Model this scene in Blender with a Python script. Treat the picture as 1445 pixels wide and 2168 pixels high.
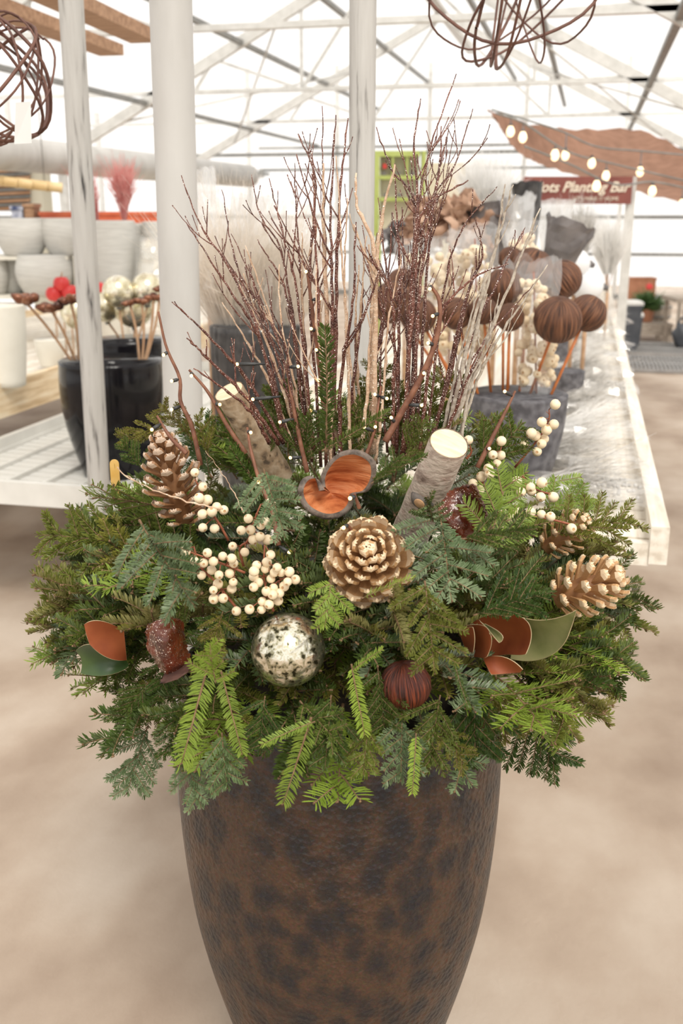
import bpy, math, random
from mathutils import Vector, Matrix, noise as mnoise
from math import pi, sin, cos, tan, radians, sqrt, atan2
for o in list(bpy.data.objects): bpy.data.objects.remove(o)
SC = bpy.context.scene; COL = SC.collection
V = Vector
# ------------------------------------------------------------------ camera, world, sun, exposure
F, CX, CY = 2150.0, 722.5, 1084.0
PITCH, YAW, CH = radians(16.4), radians(13.3), 1.55
CAM = V((0, 0, CH))
HD = V((-sin(YAW), cos(YAW), 0)); RT = V((cos(YAW), sin(YAW), 0)); UPZ = V((0, 0, 1))
VD = HD*cos(PITCH) - UPZ*sin(PITCH); VU = HD*sin(PITCH) + UPZ*cos(PITCH)
cd = bpy.data.cameras.new('camera'); cam = bpy.data.objects.new('camera', cd); COL.objects.link(cam)
cam.matrix_world = Matrix(((RT.x, VU.x, -VD.x, 0), (RT.y, VU.y, -VD.y, 0), (RT.z, VU.z, -VD.z, CH), (0, 0, 0, 1)))
cd.sensor_fit = 'AUTO'; cd.sensor_width = 36.0; cd.lens = 36.0*F/2168.0
cd.clip_start = 0.05; cd.clip_end = 200
cd.dof.use_dof = True; cd.dof.focus_distance = 1.50; cd.dof.aperture_fstop = 5.4
SC.camera = cam
w = bpy.data.worlds.new('world'); SC.world = w; w.use_nodes = True
bgn = w.node_tree.nodes['Background']; bgn.inputs[0].default_value = (1.0, 0.975, 0.94, 1); bgn.inputs[1].default_value = 1.45
sd = bpy.data.lights.new('sun', 'SUN'); sun = bpy.data.objects.new('sun', sd); COL.objects.link(sun)
sd.energy = 3.6; sd.angle = radians(22); sd.color = (1.0, 0.95, 0.87)
sun.rotation_euler = (radians(34), radians(24), 0)
SC.view_settings.view_transform = 'Standard'; SC.view_settings.look = 'None'
SC.view_settings.exposure = -0.10; SC.view_settings.gamma = 1.0; SC.view_settings.use_curve_mapping = False

# ------------------------------------------------------------------ placing helpers
def ray(x, y): return VD + RT*((x-CX)/F) + VU*((CY-y)/F)
def at(x, y, d):
    r = ray(x, y); return CAM + r*(d/r.dot(HD))
def atz(x, y, z):
    r = ray(x, y); return CAM + r*((z-CH)/r.z)
def atY(x, y, Y):
    r = ray(x, y); return CAM + r*(Y/r.y)
def proj(p):
    q = p-CAM; dd = q.dot(VD)
    return (CX+F*q.dot(RT)/dd, CY-F*q.dot(VU)/dd, q.dot(HD))
def mm(px, d): return px/F*d*1.06          # pixels to metres at heading distance d
R = random.Random(7)
def rv(s, rr=R): return V((rr.uniform(-s, s), rr.uniform(-s, s), rr.uniform(-s, s)))

# ------------------------------------------------------------------ materials
MATS = {}
def nt(name):
    m = bpy.data.materials.new(name); m.use_nodes = True
    return m, m.node_tree, m.node_tree.nodes['Principled BSDF']
def rgba(c): return (c[0], c[1], c[2], 1)
def mat(name, cols, rough=.6, metal=0, scale=8, detail=4, stretch=(1, 1, 1), bump=0, bscale=None, rnd=0, pos=None, spec=.5, coord='Object', coat=0, rrange=None, trans=0, rndcol=None):
    """procedural: a noise blends the listed colours; optional bump, per-object variation"""
    if name in MATS: return MATS[name]
    m, t, b = nt(name); N, L = t.nodes, t.links
    tc = N.new('ShaderNodeTexCoord'); mp = N.new('ShaderNodeMapping'); mp.inputs['Scale'].default_value = stretch
    L.new(tc.outputs[coord], mp.inputs[0])
    nz = N.new('ShaderNodeTexNoise'); nz.inputs['Scale'].default_value = scale; nz.inputs['Detail'].default_value = detail
    L.new(mp.outputs[0], nz.inputs['Vector'])
    rp = N.new('ShaderNodeValToRGB'); L.new(nz.outputs[0], rp.inputs[0])
    n = len(cols); el = rp.color_ramp.elements
    ps = pos or [.35+.3*i/max(1, n-1) for i in range(n)]
    el[0].position = ps[0]; el[0].color = rgba(cols[0]); el[1].position = ps[-1]; el[1].color = rgba(cols[-1])
    for i in range(1, n-1): e = el.new(ps[i]); e.color = rgba(cols[i])
    out = rp.outputs[0]
    if rnd or rndcol:
        oi = N.new('ShaderNodeObjectInfo')
        if rndcol:
            mx = N.new('ShaderNodeMixRGB'); mx.inputs[2].default_value = rgba(rndcol)
            mr = N.new('ShaderNodeMath'); mr.operation = 'MULTIPLY'; mr.inputs[1].default_value = .75
            L.new(oi.outputs['Random'], mr.inputs[0]); L.new(mr.outputs[0], mx.inputs[0]); L.new(out, mx.inputs[1]); out = mx.outputs[0]
        if rnd:
            hs = N.new('ShaderNodeHueSaturation'); ma = N.new('ShaderNodeMapRange')
            m2 = N.new('ShaderNodeMath'); m2.operation = 'MULTIPLY'; m2.inputs[1].default_value = 7.31
            fr = N.new('ShaderNodeMath'); fr.operation = 'FRACT'
            L.new(oi.outputs['Random'], m2.inputs[0]); L.new(m2.outputs[0], fr.inputs[0])
            ma.inputs[3].default_value = 1-rnd; ma.inputs[4].default_value = 1+rnd
            L.new(fr.outputs[0], ma.inputs[0]); L.new(ma.outputs[0], hs.inputs['Value']); L.new(out, hs.inputs['Color']); out = hs.outputs[0]
    L.new(out, b.inputs['Base Color'])
    b.inputs['Roughness'].default_value = rough; b.inputs['Metallic'].default_value = metal
    b.inputs['Specular IOR Level'].default_value = spec; b.inputs['Coat Weight'].default_value = coat
    if rrange:
        ma = N.new('ShaderNodeMapRange'); ma.inputs[1].default_value = .4; ma.inputs[2].default_value = .62
        ma.inputs[3].default_value = rrange[0]; ma.inputs[4].default_value = rrange[1]
        L.new(nz.outputs[0], ma.inputs[0]); L.new(ma.outputs[0], b.inputs['Roughness'])
    if bump:
        bp = N.new('ShaderNodeBump'); bp.inputs['Strength'].default_value = bump; bp.inputs['Distance'].default_value = .01
        src = nz
        if bscale:
            src = N.new('ShaderNodeTexNoise'); src.inputs['Scale'].default_value = bscale; src.inputs['Detail'].default_value = 3
            L.new(mp.outputs[0], src.inputs['Vector'])
        L.new(src.outputs[0], bp.inputs['Height']); L.new(bp.outputs[0], b.inputs['Normal'])
    if trans:
        tl = N.new('ShaderNodeBsdfTranslucent'); ms = N.new('ShaderNodeMixShader'); ms.inputs[0].default_value = trans
        L.new(out, tl.inputs[0]); L.new(b.outputs[0], ms.inputs[1]); L.new(tl.outputs[0], ms.inputs[2])
        L.new(ms.outputs[0], N['Material Output'].inputs[0])
    MATS[name] = m; return m
def film(name, col=(1, 1, 1), alpha=.8, gloss=.25, rough=.12, diff=None):
    """clear or milky plastic sheet: transparent + translucent + a little gloss"""
    if name in MATS: return MATS[name]
    m, t, b = nt(name); N, L = t.nodes, t.links; N.remove(b)
    tr = N.new('ShaderNodeBsdfTransparent'); tr.inputs[0].default_value = (1, 1, 1, 1)
    tl = N.new('ShaderNodeBsdfTranslucent'); tl.inputs[0].default_value = rgba(col)
    df = N.new('ShaderNodeBsdfDiffuse'); df.inputs[0].default_value = rgba(col)
    gl = N.new('ShaderNodeBsdfGlossy'); gl.inputs['Roughness'].default_value = rough
    m0 = N.new('ShaderNodeMixShader'); m0.inputs[0].default_value = .5; L.new(tl.outputs[0], m0.inputs[1]); L.new(df.outputs[0], m0.inputs[2])
    m1 = N.new('ShaderNodeMixShader'); m1.inputs[0].default_value = gloss; L.new(m0.outputs[0], m1.inputs[1]); L.new(gl.outputs[0], m1.inputs[2])
    m2 = N.new('ShaderNodeMixShader'); m2.inputs[0].default_value = alpha; L.new(m1.outputs[0], m2.inputs[1]); L.new(tr.outputs[0], m2.inputs[2])
    L.new(m2.outputs[0], N['Material Output'].inputs[0]); MATS[name] = m; return m
def emis(name, col, s):
    if name in MATS: return MATS[name]
    m, t, b = nt(name); b.inputs['Emission Color'].default_value = rgba(col); b.inputs['Emission Strength'].default_value = s
    b.inputs['Base Color'].default_value = rgba(col); MATS[name] = m; return m
def flecks(m, scale, thr, col, metal=.9, rough=.25):
    """glitter: tiny reflective flakes from a fine voronoi"""
    t = m.node_tree; N, L = t.nodes, t.links; b = N['Principled BSDF']
    tc = N.new('ShaderNodeTexCoord'); vo = N.new('ShaderNodeTexVoronoi'); vo.inputs['Scale'].default_value = scale
    L.new(tc.outputs['Object'], vo.inputs['Vector'])
    sp = N.new('ShaderNodeSeparateColor'); L.new(vo.outputs['Color'], sp.inputs[0])
    gt = N.new('ShaderNodeMath'); gt.operation = 'GREATER_THAN'; gt.inputs[1].default_value = thr; L.new(sp.outputs[0], gt.inputs[0])
    g = N.new('ShaderNodeBsdfPrincipled'); g.inputs['Base Color'].default_value = rgba(col); g.inputs['Metallic'].default_value = metal
    g.inputs['Roughness'].default_value = rough
    vn = N.new('ShaderNodeVectorMath'); vn.operation = 'MULTIPLY_ADD'; vn.inputs[1].default_value = (1.3, 1.3, 1.3); vn.inputs[2].default_value = (-.65, -.65, -.65)
    L.new(vo.outputs['Color'], vn.inputs[0])
    ge = N.new('ShaderNodeNewGeometry'); ad = N.new('ShaderNodeVectorMath'); ad.operation = 'ADD'
    L.new(ge.outputs['Normal'], ad.inputs[0]); L.new(vn.outputs[0], ad.inputs[1])
    no = N.new('ShaderNodeVectorMath'); no.operation = 'NORMALIZE'; L.new(ad.outputs[0], no.inputs[0]); L.new(no.outputs[0], g.inputs['Normal'])
    ms = N.new('ShaderNodeMixShader'); L.new(gt.outputs[0], ms.inputs[0]); L.new(b.outputs[0], ms.inputs[1]); L.new(g.outputs[0], ms.inputs[2])
    L.new(ms.outputs[0], N['Material Output'].inputs[0])
    return m

# ------------------------------------------------------------------ mesh builder
WO = {}
def origin_of(o): return WO.get(o, V((0, 0, 0)))
def props(o, label=None, cat=None, group=None, kind=None):
    if label: o['label'] = label
    if cat: o['category'] = cat
    if group: o['group'] = group
    if kind: o['kind'] = kind
    return o
def thing(name, label, cat, loc, group=None):
    o = bpy.data.objects.new(name, None); COL.objects.link(o); o.location = loc; o.empty_display_size = .02
    WO[o] = V(loc); return props(o, label, cat, group)
class MB:
    def __init__(s): s.v = []; s.f = []; s.mi = []; s.uv = None
    def face(s, idx, m=0): s.f.append(idx); s.mi.append(m)
    def quad(s, a, b, c, d, m=0):
        n = len(s.v); s.v += [V(a), V(b), V(c), V(d)]; s.face((n, n+1, n+2, n+3), m); return s
    def box(s, c, sz, ax=None, m=0):
        c = V(c); X, Y, Z = ax or (V((1, 0, 0)), V((0, 1, 0)), V((0, 0, 1)))
        n = len(s.v); hx, hy, hz = X*(sz[0]/2), Y*(sz[1]/2), Z*(sz[2]/2)
        for k in range(8): s.v.append(c + hx*(1 if k & 1 else -1) + hy*(1 if k & 2 else -1) + hz*(1 if k & 4 else -1))
        for f in ((0, 2, 3, 1), (4, 5, 7, 6), (0, 1, 5, 4), (2, 6, 7, 3), (0, 4, 6, 2), (1, 3, 7, 5)): s.face(tuple(n+i for i in f), m)
        return s
    def bar(s, a, b, wd, ht, m=0, up=None):
        a, b = V(a), V(b); X = (b-a); l = X.length; X.normalize(); u = up or V((0, 0, 1))
        if abs(X.dot(u)) > .98: u = V((0, 1, 0))
        Y = u.cross(X).normalized(); Z = X.cross(Y)
        return s.box((a+b)/2, (l, wd, ht), (X, Y, Z), m)
    def tube(s, pts, rad, n=6, cap=True, m=0):
        pts = [V(p) for p in pts]; k = len(pts); rad = rad if isinstance(rad, (list, tuple)) else [rad]*k
        base = len(s.v); ref = None
        for i, p in enumerate(pts):
            t = (pts[min(i+1, k-1)] - pts[max(i-1, 0)]).normalized()
            if ref is None: ref = t.orthogonal().normalized()
            ref = (ref - t*ref.dot(t)); ref = ref.normalized() if ref.length > 1e-6 else t.orthogonal().normalized()
            bi = t.cross(ref)
            for j in range(n):
                a = 2*pi*j/n; s.v.append(p + (ref*cos(a) + bi*sin(a))*rad[i])
        for i in range(k-1):
            for j in range(n):
                a = base+i*n+j; b = base+i*n+(j+1) % n; s.face((a, b, b+n, a+n), m)
        if cap: s.face(tuple(base+j for j in range(n))[::-1], m); s.face(tuple(base+(k-1)*n+j for j in range(n)), m)
        return s
    def lathe(s, prof, n=32, c=(0, 0, 0), ax=None, m=0, wob=None):
        c = V(c); X, Y, Z = ax or (V((1, 0, 0)), V((0, 1, 0)), V((0, 0, 1)))
        base = len(s.v)
        for i, (r, z) in enumerate(prof):
            for j in range(n):
                a = 2*pi*j/n; rr = r*(wob(a, i) if wob else 1)
                s.v.append(c + X*(rr*cos(a)) + Y*(rr*sin(a)) + Z*z)
        for i in range(len(prof)-1):
            for j in range(n):
                a = base+i*n+j; b = base+i*n+(j+1) % n; s.face((a, b, b+n, a+n), m)
        if prof[0][0] > 1e-6: s.face(tuple(base+j for j in range(n))[::-1], m)
        if prof[-1][0] > 1e-6: s.face(tuple(base+(len(prof)-1)*n+j for j in range(n)), m)
        return s
    def ball(s, c, r, n=12, k=8, ax=None, m=0, sq=(1, 1, 1), fn=None):
        c = V(c); X, Y, Z = ax or (V((1, 0, 0)), V((0, 1, 0)), V((0, 0, 1)))
        base = len(s.v)
        for i in range(k+1):
            th = pi*i/k
            for j in range(n):
                a = 2*pi*j/n; q = V((sin(th)*cos(a), sin(th)*sin(a), -cos(th))); rr = r*(fn(q) if fn else 1)
                s.v.append(c + X*(q.x*rr*sq[0]) + Y*(q.y*rr*sq[1]) + Z*(q.z*rr*sq[2]))
        for i in range(k):
            for j in range(n):
                a = base+i*n+j; b = base+i*n+(j+1) % n; s.face((a, b, b+n, a+n), m)
        return s
    def grid(s, P, m=0, flip=False):
        base = len(s.v); h, wd = len(P), len(P[0])
        for row in P: s.v += [V(p) for p in row]
        for i in range(h-1):
            for j in range(wd-1):
                a = base+i*wd+j; q = (a, a+1, a+wd+1, a+wd); s.face(q[::-1] if flip else q, m)
        return s
    def mesh(s, name, mats, smooth=True, org=V((0, 0, 0))):
        me = bpy.data.meshes.new(name); me.from_pydata([tuple(p-org) for p in s.v], [], s.f)
        for mt in (mats if isinstance(mats, (list, tuple)) else [mats]): me.materials.append(mt)
        if any(s.mi): me.polygons.foreach_set('material_index', s.mi)
        if smooth: me.polygons.foreach_set('use_smooth', [True]*len(s.f))
        if s.uv:
            ul = me.uv_layers.new(name='UVMap')
            for li, lp in enumerate(me.loops): ul.data[li].uv = s.uv[lp.vertex_index]
        me.update(); return me
    def build(s, name, mats, parent=None, smooth=True):
        if parent is not None: org = origin_of(parent)
        else:
            xs = [p.x for p in s.v]; ys = [p.y for p in s.v]; zs = [p.z for p in s.v]
            org = V(((min(xs)+max(xs))/2, (min(ys)+max(ys))/2, min(zs)))
        o = bpy.data.objects.new(name, s.mesh(name, mats, smooth, org)); COL.objects.link(o)
        if parent is not None: o.parent = parent; WO[o] = org
        else: o.location = org; WO[o] = org
        return o
def child(name, me, parent, M):
    o = bpy.data.objects.new(name, me); COL.objects.link(o); o.parent = parent; o.matrix_local = M; return o
def frame(X, up):
    X = V(X).normalized(); Z = V(up) - X*X.dot(V(up))
    Z = Z.normalized() if Z.length > 1e-4 else X.orthogonal().normalized()
    return X, Z.cross(X), Z
def mtx(loc, X, Y, Z, sc=1):
    return Matrix(((X.x*sc, Y.x*sc, Z.x*sc, loc.x), (X.y*sc, Y.y*sc, Z.y*sc, loc.y), (X.z*sc, Y.z*sc, Z.z*sc, loc.z), (0, 0, 0, 1)))
def struct(mb, name, m, smooth=False, label=None):
    o = mb.build(name, m, None, smooth); return props(o, label, None, None, 'structure')
def smoothpath(pts, n):
    """Catmull-Rom through the points"""
    P = [V(p) for p in pts]; P = [P[0]*2-P[1]] + P + [P[-1]*2-P[-2]]; out = []
    seg = len(P)-3
    for i in range(n+1):
        u = i/n*seg; k = min(int(u), seg-1); t = u-k; a, b, c, d = P[k:k+4]
        out.append((b*2 + (c-a)*t + (a*2-b*5+c*4-d)*t*t + (b*3-a-c*3+d)*t**3)*.5)
    return out

# ================================================================== SETTING
M_CONC = mat('concrete', [(.29, .215, .16), (.40, .315, .245), (.50, .42, .345)], .75, scale=1.6, detail=9, bump=.12, bscale=60, pos=[.32, .5, .68], coord='Generated', stretch=(22, 30, 1))
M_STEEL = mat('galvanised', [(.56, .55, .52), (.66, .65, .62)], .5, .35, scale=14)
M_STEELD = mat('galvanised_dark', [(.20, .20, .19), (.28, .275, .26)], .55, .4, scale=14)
M_WOODW = mat('weathered_white_wood', [(.03, .03, .03), (.32, .305, .285), (.45, .435, .41), (.50, .487, .46)], .8, scale=75, detail=8, stretch=(1, 1, .08), bump=.5, pos=[.30, .37, .43, .7])
M_PIPE = mat('painted_pipe', [(.42, .405, .38), (.49, .475, .45), (.53, .515, .49)], .45, scale=7, detail=6, stretch=(1, 1, .3), bump=.04)
M_PINE = mat('pine_wood', [(.52, .36, .20), (.72, .56, .36), (.80, .68, .50)], .65, scale=5, detail=7, stretch=(6, .6, 6), bump=.15)
M_WHITEWOOD = mat('limed_wood', [(.62, .55, .45), (.78, .72, .62), (.84, .80, .72)], .65, scale=6, detail=6, stretch=(6, .6, 6), bump=.1)
M_BEAM = mat('brown_beam', [(.28, .15, .08), (.45, .27, .16)], .7, scale=5, detail=6, stretch=(1, 8, 8))
M_PANE = film('greenhouse_sheet', (1, .99, .97), .80, .04, .4)
M_TRAY = mat('grey_plastic', [(.62, .61, .57), (.70, .69, .65)], .5, scale=9)

fl = MB(); fl.quad((-9, -4, 0), (6, -4, 0), (6, 24, 0), (-9, 24, 0)); struct(fl, 'floor', M_CONC)
RX, XE, XW = -2.3, 1.75, -6.35           # ridge and the two gutters of the bay
ZR, ZE = 4.30, 2.22
def roofz(x): return ZR - (ZR-ZE)*(abs(x-RX)/((XE-RX) if x > RX else (RX-XW)))
# roof sheets, one object each
ceil = MB(); ceil.bar((RX, -4, ZR+.04), (RX, 20, ZR+.04), .16, .05)
ceil = struct(ceil, 'ceiling', M_STEEL)
for sgn in (0, 1):
    xe = XE if sgn else XW
    for i in range(6):
        for j in range(3):
            xa = RX+(xe-RX)*j/3; xb = RX+(xe-RX)*(j+1)/3; ya, yb = -4+4*i+.02, 4*i-.02
            p = MB(); za, zb = roofz(xa)+.11, roofz(xb)+.11
            p.quad((xa, ya, za), (xb, ya, zb), (xb, yb, zb), (xa, yb, za)); p.build('pane', M_PANE, ceil, False)
def wall(name, pts, n, axis):
    base = MB(); a, b = V(pts[0]), V(pts[1]); h = pts[2]
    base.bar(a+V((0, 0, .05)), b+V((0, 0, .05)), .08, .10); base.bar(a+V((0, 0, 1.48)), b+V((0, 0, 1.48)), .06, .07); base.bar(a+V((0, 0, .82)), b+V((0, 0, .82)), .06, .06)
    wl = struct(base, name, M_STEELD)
    for i in range(n):
        p0 = a.lerp(b, i/n); p1 = a.lerp(b, (i+1)/n); off = V(pts[3])
        for z0, z1 in ((.1, .79), (.85, 1.44), (1.52, h)):
            p = MB(); p.quad(p0+off+V((0, 0, z0)), p1+off+V((0, 0, z0)), p1+off+V((0, 0, z1)), p0+off+V((0, 0, z1))); p.build('pane', M_PANE, wl, False)
        pm = MB(); pm.bar(p0, p0+V((0, 0, h)), .07, .07); pm.build('mullion', M_STEEL, wl, False)
    return wl
wall('wall_back', ((XW-2, 20, 0), (5.8, 20, 0), 4.2, (0, .05, 0)), 8, 0)
wall('wall_left', ((XW-2, -3, 0), (XW-2, 20, 0), 3.2, (-.05, 0, 0)), 8, 1)
wall('wall_right', ((5.8, -3, 0), (5.8, 20, 0), 3.2, (.05, 0, 0)), 8, 1)
# trusses
for ti, Y in enumerate((4, 8, 12, 16)):
    th = 'roof truss'
    root = bpy.data.objects.new('trim_%d' % (ti+1), None); COL.objects.link(root); root.location = (RX, Y, ZE); WO[root] = V((RX, Y, ZE)); root['kind'] = 'structure'
    for nm, a, b, wd in (('rafter', (XW, Y, ZE), (RX, Y, ZR), .12), ('rafter', (XE, Y, ZE), (RX, Y, ZR), .12), ('tie_bar', (XW-2, Y, 2.90), (4.5, Y, 2.90), .045)):
        b_ = MB(); b_.bar(a, b, .07, wd); b_.build(nm, M_STEEL, root, False)
    webs = [(-3.3, -4.35), (-3.3, -3.3), (-3.3, RX), (-.7, RX), (-.7, -.7), (-.7, .35), (-4.6, -4.35), (.45, .35)]
    for xa, xb in webs:
        b_ = MB(); b_.bar((xa, Y, 2.9), (xb, Y, roofz(xb)), .035, .035); b_.build('web', M_STEEL, root, False)
    for sx in (XW, XE):
        p = MB(); p.bar((sx, Y, 0), (sx, Y, ZE), .09, .09); p.build('post', M_STEEL, root, False)
    for sgn in (-1, 1):   # thin wind braces to the next truss
        if Y == 12:
            b_ = MB(); x0 = RX+sgn*1.3; x1 = RX+sgn*3.2; b_.tube([(x0, Y, roofz(x0)-.06), (x1, Y+4, roofz(x1)-.06)], .014, 5); b_.build('brace', M_STEEL, root)
            b_ = MB(); b_.tube([(x1, Y, roofz(x1)-.06), (x0, Y+4, roofz(x0)-.06)], .014, 5); b_.build('brace', M_STEEL, root)
k = 5
for x in (XW+.15, -5.2, -4.0, -3.1, -1.5, -.6, .5, XE-.15):
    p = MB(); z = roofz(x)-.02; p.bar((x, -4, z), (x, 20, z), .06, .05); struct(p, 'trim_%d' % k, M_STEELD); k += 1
for x in (XW, XE):
    p = MB(); p.bar((x, -4, ZE+.05), (x, 20, ZE+.05), .16, .12); struct(p, 'trim_%d' % k, M_STEEL); k += 1
# end-wall lattice ties seen against the light
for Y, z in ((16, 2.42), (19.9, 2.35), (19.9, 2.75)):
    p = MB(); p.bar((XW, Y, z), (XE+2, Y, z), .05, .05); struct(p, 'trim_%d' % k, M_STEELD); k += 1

# the three posts in front of the bench
def post(px0, px1, y0, y1, d, r, m, name, label, n=20, wob=.05):
    a = at(px0, 450, d); a.z = 0; b = V((a.x, a.y, 4.0)); p = MB(); rr = random.Random(px0)
    lean = (at(px1, 0, d)-at(px0, 450, d)); lean.z = 0; zt = at(px1, 0, d).z
    prof = [a + lean*((z-CH)/(zt-CH)) + V((0, 0, z)) for z in [i*.25 for i in range(14)]]
    p.tube(prof, [r*(1+wob*rr.uniform(-.3, .3)) for _ in prof], n); o = p.build(name, m); props(o, label, 'post'); return o
post(176, 150, 0, 0, 3.25, .0361, M_WOODW, 'wooden_post', 'slim weathered wooden post with cracked white paint beside the black glazed pots')
post(375, 361, 0, 0, 2.45, .0470, M_PIPE, 'metal_pipe_post', 'thick smooth white metal pipe post in front of the ribbed black pot', 28, 0)
post(765, 768, 0, 0, 2.35, .0285, M_WOODW, 'wooden_post', 'slim weathered white wooden post rising behind the bundle of twigs')

# brown wooden beams overhead and the white duct along the left side
for a, b, lab in (((60, -40, 4.2), (305, 82, 5.4), 'brown wooden plank with a square end hung under the roof'), ((-60, -6, 4.6), (236, 108, 6.0), 'brown wooden plank with a rounded end hung under the roof')):
    p = MB(); A, B = at(*a), at(*b); B.z = A.z = (A.z+B.z)/2; p.bar(A, B, .14, .055); props(p.build('wooden_plank', M_BEAM, None, False), lab, 'plank')
p = MB(); A = at(-80, 318, 6.3); B = at(335, 343, 9.6); B = V((A.x+.25, 10.2, A.z)); p.tube([A-V((0, 2, 0)), B], .105, 20)
props(p.build('air_duct', M_PIPE), 'long white air duct hanging above the pale pots', 'duct')

# ================================================================== LEFT BENCH AND TRAY
def bench(name, label, x0, x1, y0, y1, z, mtop, mrail, slat=.085, gap=.012, railh=.085, railw=.04, legs=True, leg_m=None, cross=True):
    t = thing(name, label, 'bench', ((x0+x1)/2, (y0+y1)/2, 0))
    for a, b in (((x0, y0), (x0, y1)), ((x1, y0), (x1, y1))):
        r = MB(); r.bar((a[0], a[1], z+.012-railh/2+.03), (b[0], b[1], z+.012-railh/2+.03), railw, railh); r.build('side_rail', mrail, t, False)
    for yy in (y0, y1):
        r = MB(); r.bar((x0+railw/2, yy+.02*(1 if yy == y0 else -1), z-.035), (x1-railw/2, yy+.02*(1 if yy == y0 else -1), z-.035), .03, .06); r.build('end_rail', mrail, t, False)
    y = y0+.05; me = None
    sb = MB(); sb.box((0, 0, 0), (x1-x0-railw, slat, .016)); me = sb.mesh('slat', mtop, False)
    while y < y1-.05:
        child('slat', me, t, Matrix.Translation(V(((x0+x1)/2, y+slat/2, z-.012)) - t.location)); y += slat+gap
    yy = y0+.95
    while yy < y1:
        for xx in (x0+.35, x1-.35):
            l = MB(); l.bar((xx, yy, 0), (xx, yy, z-.07), .05, .05); l.build('leg', leg_m or M_STEELD, t, False)
        b = MB(); b.bar((x0+.1, yy, z-.06), (x1-.1, yy, z-.06), .05, .05); b.build('bearer', leg_m or M_STEELD, t, False)
        yy += 1.8
    return t
bench('plant_bench', 'low wooden bench edged with pine boards carrying the pale grey pots', -4.4, -2.63, 3.6, 9.8, .75, M_WHITEWOOD, M_PINE, .12, .015, .16, .04)
# shallow slatted tray under the black pots
t = thing('slatted_tray', 'shallow pale grey slatted tray under the black glazed pots', 'tray', (-2.05, 4.9, 0))
tx0, tx1, ty0, ty1, tz = -2.55, -1.56, 3.36, 6.6, .55
for nm, a, b in (('rim', (tx0, ty0), (tx0, ty1)), ('rim', (tx1, ty0), (tx1, ty1)), ('rim', (tx0, ty0), (tx1, ty0)), ('rim', (tx0, ty1), (tx1, ty1))):
    r = MB(); r.bar((a[0], a[1], tz-.025), (b[0], b[1], tz-.025), .03, .09); r.build(nm, M_TRAY, t, False)
sb = MB(); sb.box((0, 0, 0), (.145, .06, .012)); me = sb.mesh('slat', M_TRAY, False)
for i in range(6):
    for j in range(44): child('slat', me, t, Matrix.Translation(V((tx0+.095+i*.16, ty0+.06+j*.072, tz-.05))-t.location))
for i in range(7):
    r = MB(); r.bar((tx0+.015+i*.16, ty0, tz-.045), (tx0+.015+i*.16, ty1, tz-.045), .014, .035); r.build('rib', M_TRAY, t, False)
for x in (tx0+.08, tx1-.08):
    for y in (ty0+.3, ty0+1.6, ty1-.2):
        l = MB(); l.bar((x, y, 0), (x, y, tz-.06), .05, .05); l.build('leg', M_STEELD, t, False)

# ------------------------------------------------------------------ right bench
bench('display_bench', 'long bench of pale slats with white painted timber rail beside the aisle', -1.22, .22, 2.56, 11.6, .75, M_WHITEWOOD, M_WHITEWOOD, .075, .012, .10, .045)

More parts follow.
